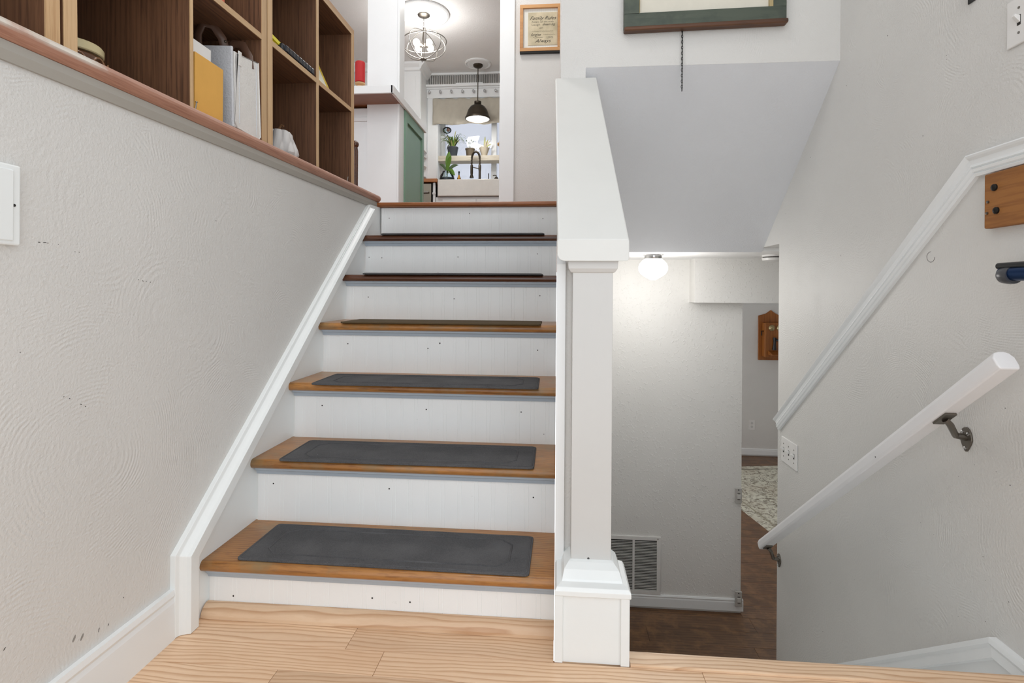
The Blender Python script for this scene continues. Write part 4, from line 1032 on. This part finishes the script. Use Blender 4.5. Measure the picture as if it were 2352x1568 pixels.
# sink deck items
ds = thing('soap_pump', 'dark bottle soap pump on the deck beside the faucet', 'pump', (.105, 6.90, 2.205))
obj('bottle', MB().lathe([(.024, 0), (.026, .01), (.026, .10), (.016, .115), (.010, .12)], (0, 0, 0), 16), 'darkbronze', ds)
obj('spout', MB().tube([(0, 0, .115), (0, 0, .138), (-.03, 0, .140), (-.045, 0, .134)], .006, 8), 'darkbronze', ds)
al = thing('air_gap_lever', 'slim dark lever standing on the sink deck', 'lever', (-.036 + .04, 6.90, 2.205))
obj('stem', MB().tube([(0, 0, 0), (0, 0, .165)], .006, 8), 'darkbronze', al)
obj('foot', MB().lathe([(.014, 0), (.014, .006), (.007, .012)], (0, 0, 0), 12), 'darkbronze', al)
bd2 = thing('brass_bell', 'small brass dispenser with dark base near the glass vase', 'dispenser', (-.385, 6.90, 2.205))
obj('saucer', MB().lathe([(.02, 0), (.055, .045), (.055, .07), (.02, .085)], (0, 0, 0), 18), 'darkbronze', bd2)
obj('brass_neck', MB().lathe([(.022, .08), (.026, .10), (.014, .13), (.010, .145)], (0, 0, 0), 16), plain('brass', rgb(190, 140, 60), .3, .8), bd2)
obj('pump_top', MB().lathe([(.008, .145), (.008, .17), (.013, .175), (.010, .195), (.0001, .20)], (0, 0, 0), 12), 'black', bd2)
# glass vase with plant
gv = thing('vase_plant', 'leafy green plant growing in a round glass vase', 'plant', (-.535, 6.86, 2.2055))
obj('vase', MB().lathe([(.05, 0), (.085, .03), (.100, .08), (.090, .13), (.066, .165), (.060, .185)], (0, 0, 0), 28), 'clearglass', gv)
obj('pebbles', MB().lathe([(.048, .004), (.082, .032), (.094, .08), (.088, .10), (.0001, .105)], (0, 0, 0), 20), 'pot_dark', gv)
def leaf(base, tip, width, bendz=.02, n=8):
    m = MB(); b = Vector(base); t_ = Vector(tip); d_ = t_ - b; side = d_.cross(Vector((0, 1, 0)))
    if side.length < 1e-4: side = Vector((1, 0, 0))
    side.normalize(); v = []
    for i in range(n + 1):
        u = i / n; c = b + d_ * u + Vector((0, 0, bendz * math.sin(PI * u))); w_ = width * (math.sin(PI * min(.98, u * .92 + .06)) ** .8)
        v += [c - side * w_, c + Vector((0, -.004, -.004)), c + side * w_]
    f = []
    for i in range(n):
        for k in range(2): a = i * 3 + k; f.append((a, a + 1, a + 4, a + 3))
    return m.add(v, f, True)
for i, (tip, w_, mt) in enumerate((((.03, -.02, .44), .034, 'leaf'), ((.11, -.03, .13), .036, 'leaf'), ((-.10, 0, .28), .018, 'leaf_dark'), ((.15, 0, .27), .022, 'leaf_dark'), ((.06, -.05, .38), .026, 'leaf'))):
    obj('leaf', leaf((0, 0, .18), tip, w_, .03), mt, gv)
obj('stalk', MB().tube([(0, 0, .08), (0, 0, .19)], .008, 8), 'leaf_dark', gv)
# plant shelf across the window
ps = thing('window_shelf', 'weathered white plank shelf across the kitchen window', 'shelf', (.2, YK + .11, 2.59)); L = ps.location
obj('plank', rel(MB().box(WXa + .001, YK + .02, 2.556, WXb - .001, YK + .20, 2.625), L), wood('whitewash_plank', rgb(226, 220, 206), rgb(150, 138, 116), rgb(196, 186, 166), 0, 60, 8, 5, .7, .12, .4, .4), ps, .003)
ZS = 2.6255
# pots
spd = thing('spider_plant', 'bushy variegated spider plant on the window shelf', 'plant', (-.50, YK + .10, ZS))
obj('pot', MB().lathe([(.055, 0), (.072, .11), (.076, .115), (.076, .13), (.068, .13), (.0001, .12)], (0, 0, 0), 20), 'pot_dark', spd)
rnd = random.Random(5)
lf_m = [MB() for _ in range(3)]
for i in range(46):
    a = rnd.uniform(0, 2 * PI); r_ = rnd.uniform(.08, .17); h_ = rnd.uniform(.10, .20); dz = rnd.uniform(-.12, .06)
    p0 = Vector((.02 * math.cos(a), .02 * math.sin(a), .12)); pts = []
    for k in range(7):
        u = k / 6; pts.append(p0 + Vector((r_ * u * math.cos(a), .55 * r_ * u * math.sin(a), h_ * math.sin(PI * u * .62) + dz * u * u)))
    m_ = lf_m[i % 3]; v = []
    sd_ = Vector((-math.sin(a), math.cos(a), 0))
    for k, p in enumerate(pts): ww = .008 * (1 - (k / 6) ** 2) + .001; v += [p - sd_ * ww, p + sd_ * ww + Vector((0, 0, .004))]
    m_.add(v, [(2 * k, 2 * k + 1, 2 * k + 3, 2 * k + 2) for k in range(6)], True)
for m_, mt in zip(lf_m, ('leaf_dark', 'leaf_pale', 'leaf')): o_ = obj('leaves', m_, mt, spd); o_['kind'] = 'stuff'
tp = thing('sprig_pot', 'taupe tapered pot with a thin sprig on the window shelf', 'plant', (-.265, YK + .10, ZS))
obj('pot', MB().lathe([(.048, 0), (.060, .09), (.066, .094), (.066, .108), (.056, .108), (.0001, .098)], (0, 0, 0), 22), 'pot_brown', tp)
for i in range(5):
    a = i * 1.3; tip = (-.05 + .028 * i * .8, .02 * math.sin(a), .20 + .02 * math.cos(i * 2))
    s_o = obj('sprig', MB().tube([(-.01, 0, .10), (tip[0] * .6, tip[1], .16), tip], .002, 5), 'leaf_dark', tp)
    obj('sprig_leaf', MB().sphere(tip, .008, 8, 6, (1, .4, 1)), 'leaf_dark', s_o)
bkt = thing('basket_plant', 'pale tapered basket holding spiky dry leaves on the window shelf', 'plant', (-.075, YK + .10, ZS))
obj('basket', MB().lathe([(.030, 0), (.042, .03), (.058, .08), (.070, .115), (.062, .115), (.0001, .10)], (0, 0, 0), 22), 'basket', bkt)
for i, tip in enumerate(((.01, 0, .27), (.085, .01, .22), (.05, .02, .235), (-.05, 0, .14), (.10, -.01, .17), (.03, -.02, .20))):
    obj('blade', leaf((0, 0, .09), tip, .012, .012), 'basket' if i % 2 else 'leaf_pale', bkt)
dfl = thing('dried_flowers', 'dried tan flowers in a small dark vase by the mullion', 'plant', (.155, YK + .10, ZS))
obj('vase', MB().lathe([(.018, 0), (.026, .02), (.022, .05), (.014, .07)], (0, 0, 0), 16), 'pot_dark', dfl)
for i in range(7):
    a = i * .9; tip = (.035 * math.cos(a) - .01, .02 * math.sin(a), .11 + .015 * i)
    s_o = obj('stem', MB().tube([(0, 0, .06), tip], .002, 5), 'dried', dfl)
    obj('bloom', MB().sphere(tip, .017, 10, 6, (1, .7, .8)), 'dried', s_o)
hg = thing('hanging_ornament', 'glass ball ornament hanging at the window corner', 'ornament', (-.585, YK + .13, 3.055))
obj('ball', MB().sphere((0, 0, -.06), .052, 18, 12, (1.15, 1, .85)), 'clearglass', hg)
obj('filling', MB().sphere((.015, 0, -.055), .026, 12, 8), plain('copper_fill', rgb(150, 104, 88), .6), hg)
obj('cord', MB().tube([(0, 0, -.02), (0, 0, .25)], .0015, 5), 'iron', hg)
# pendant
pd = thing('pendant_lamp', 'dark metal dome pendant lamp over the kitchen sink', 'lamp', (-.108, 6.66, ZC))
obj('medallion', MB().lathe([(.165, 0), (.165, -.010), (.150, -.018), (.132, -.010), (.118, -.016), (.100, -.012), (.080, -.020), (.0001, -.020)], (0, 0, 0), 36), 'trim_clean', pd)
obj('canopy', MB().lathe([(.062, -.018), (.060, -.035), (.040, -.052), (.012, -.060), (.0001, -.060)], (0, 0, 0), 24), 'darkbronze', pd)
obj('rod', MB().tube([(0, 0, -.05), (0, 0, -.49)], .006, 10), 'darkbronze', pd)
dm = [(.030, -.475), (.044, -.480), (.044, -.505), (.036, -.510), (.046, -.520), (.090, -.545), (.122, -.590), (.138, -.640), (.150, -.676), (.158, -.684), (.158, -.700), (.150, -.704)]
obj('dome', MB().lathe(dm + [(.146, -.690), (.132, -.644), (.116, -.594), (.086, -.552), (.040, -.530), (.0001, -.53)], (0, 0, 0), 36), 'darkbronze', pd)
obj('reflector', MB().lathe([(.147, -.700), (.131, -.646), (.114, -.596), (.084, -.556), (.0001, -.535)], (0, 0, 0), 36), 'lampinner', pd)
obj('bulb', MB().sphere((0, 0, -.628), .042, 16, 10), 'bulb', pd)
point_light('pendant_light', (-.108, 6.66, ZC - .73), 6, .05)
# chandelier
cd = thing('chandelier', 'nickel orb cage chandelier under a large ceiling medallion', 'lamp', (-.490, 5.42, ZC))
obj('medallion', MB().lathe([(.262, 0), (.262, -.016), (.245, -.026), (.225, -.020), (.212, -.026), (.195, -.018), (.0001, -.016)], (0, 0, 0), 48), 'trim_clean', cd)
obj('canopy', MB().lathe([(.064, -.016), (.062, -.026), (.045, -.038), (.016, -.045), (.0001, -.045)], (0, 0, 0), 24), 'nickel', cd)
for i in range(4):
    zc = -.058 - i * .026
    obj('chain_link', MB().tube([((.007 * math.cos(a) if i % 2 else 0), (0 if i % 2 else .007 * math.cos(a)), zc + .016 * math.sin(a)) for a in [2 * PI * k / 12 for k in range(12)]], .0018, 5, True), 'nickel', cd)
zo = -.330; RA, RB = .225, .145
obj('stem', MB().tube([(0, 0, -.15), (0, 0, zo)], .008, 8), 'nickel', cd)
for i in range(4):
    a0 = PI * i / 4 + .35
    pts = [(RA * math.cos(t_) * math.cos(a0), RA * math.cos(t_) * math.sin(a0), zo + RB * math.sin(t_)) for t_ in [2 * PI * k / 36 for k in range(36)]]
    obj('hoop', MB().tube(pts, .0042, 6, True), 'steel', cd)
obj('ring', MB().tube([(RA * 1.04 * math.cos(t_), RA * 1.04 * math.sin(t_), zo + .03 + .02 * math.cos(t_)) for t_ in [2 * PI * k / 40 for k in range(40)]], .005, 6, True), 'steel', cd)
obj('hub', MB().lathe([(.0001, -.176), (.030, -.172), (.034, -.165), (.030, -.158), (.0001, -.155)], (0, 0, zo + .02), 20), 'nickel', cd)
for i in range(4):
    a = PI / 2 * i + .9; dx, dy = math.cos(a), math.sin(a)
    sk2 = obj('socket', MB().tube([(.012 * dx, .012 * dy, zo), (.055 * dx, .055 * dy, zo)], .014, 10), 'nickel', cd)
    obj('bulb', MB().sphere((.090 * dx, .090 * dy, zo), .036, 14, 10, (1, 1, 1)), 'bulb', sk2)
point_light('chandelier_light', (-.49, 5.42, ZC - .345), 21, .15)
# small fittings on the backsplash right of the cabinet
to = thing('spice_rack', 'small white wire rack on the wall beside the window casing', 'rack', (-.86, 6.90, 2.2055))
obj('rack_post', MB().box(-.012, -.012, 0, -.004, .0, .40), 'plastic', to)
for z in (.12, .26, .38): obj('rack_shelf', MB().box(-.05, -.05, z, .03, .04, z + .012), 'plastic', to)
obj('rack_jar', MB().box(-.02, -.04, .0, .03, 0, .10), 'black', to, .004)
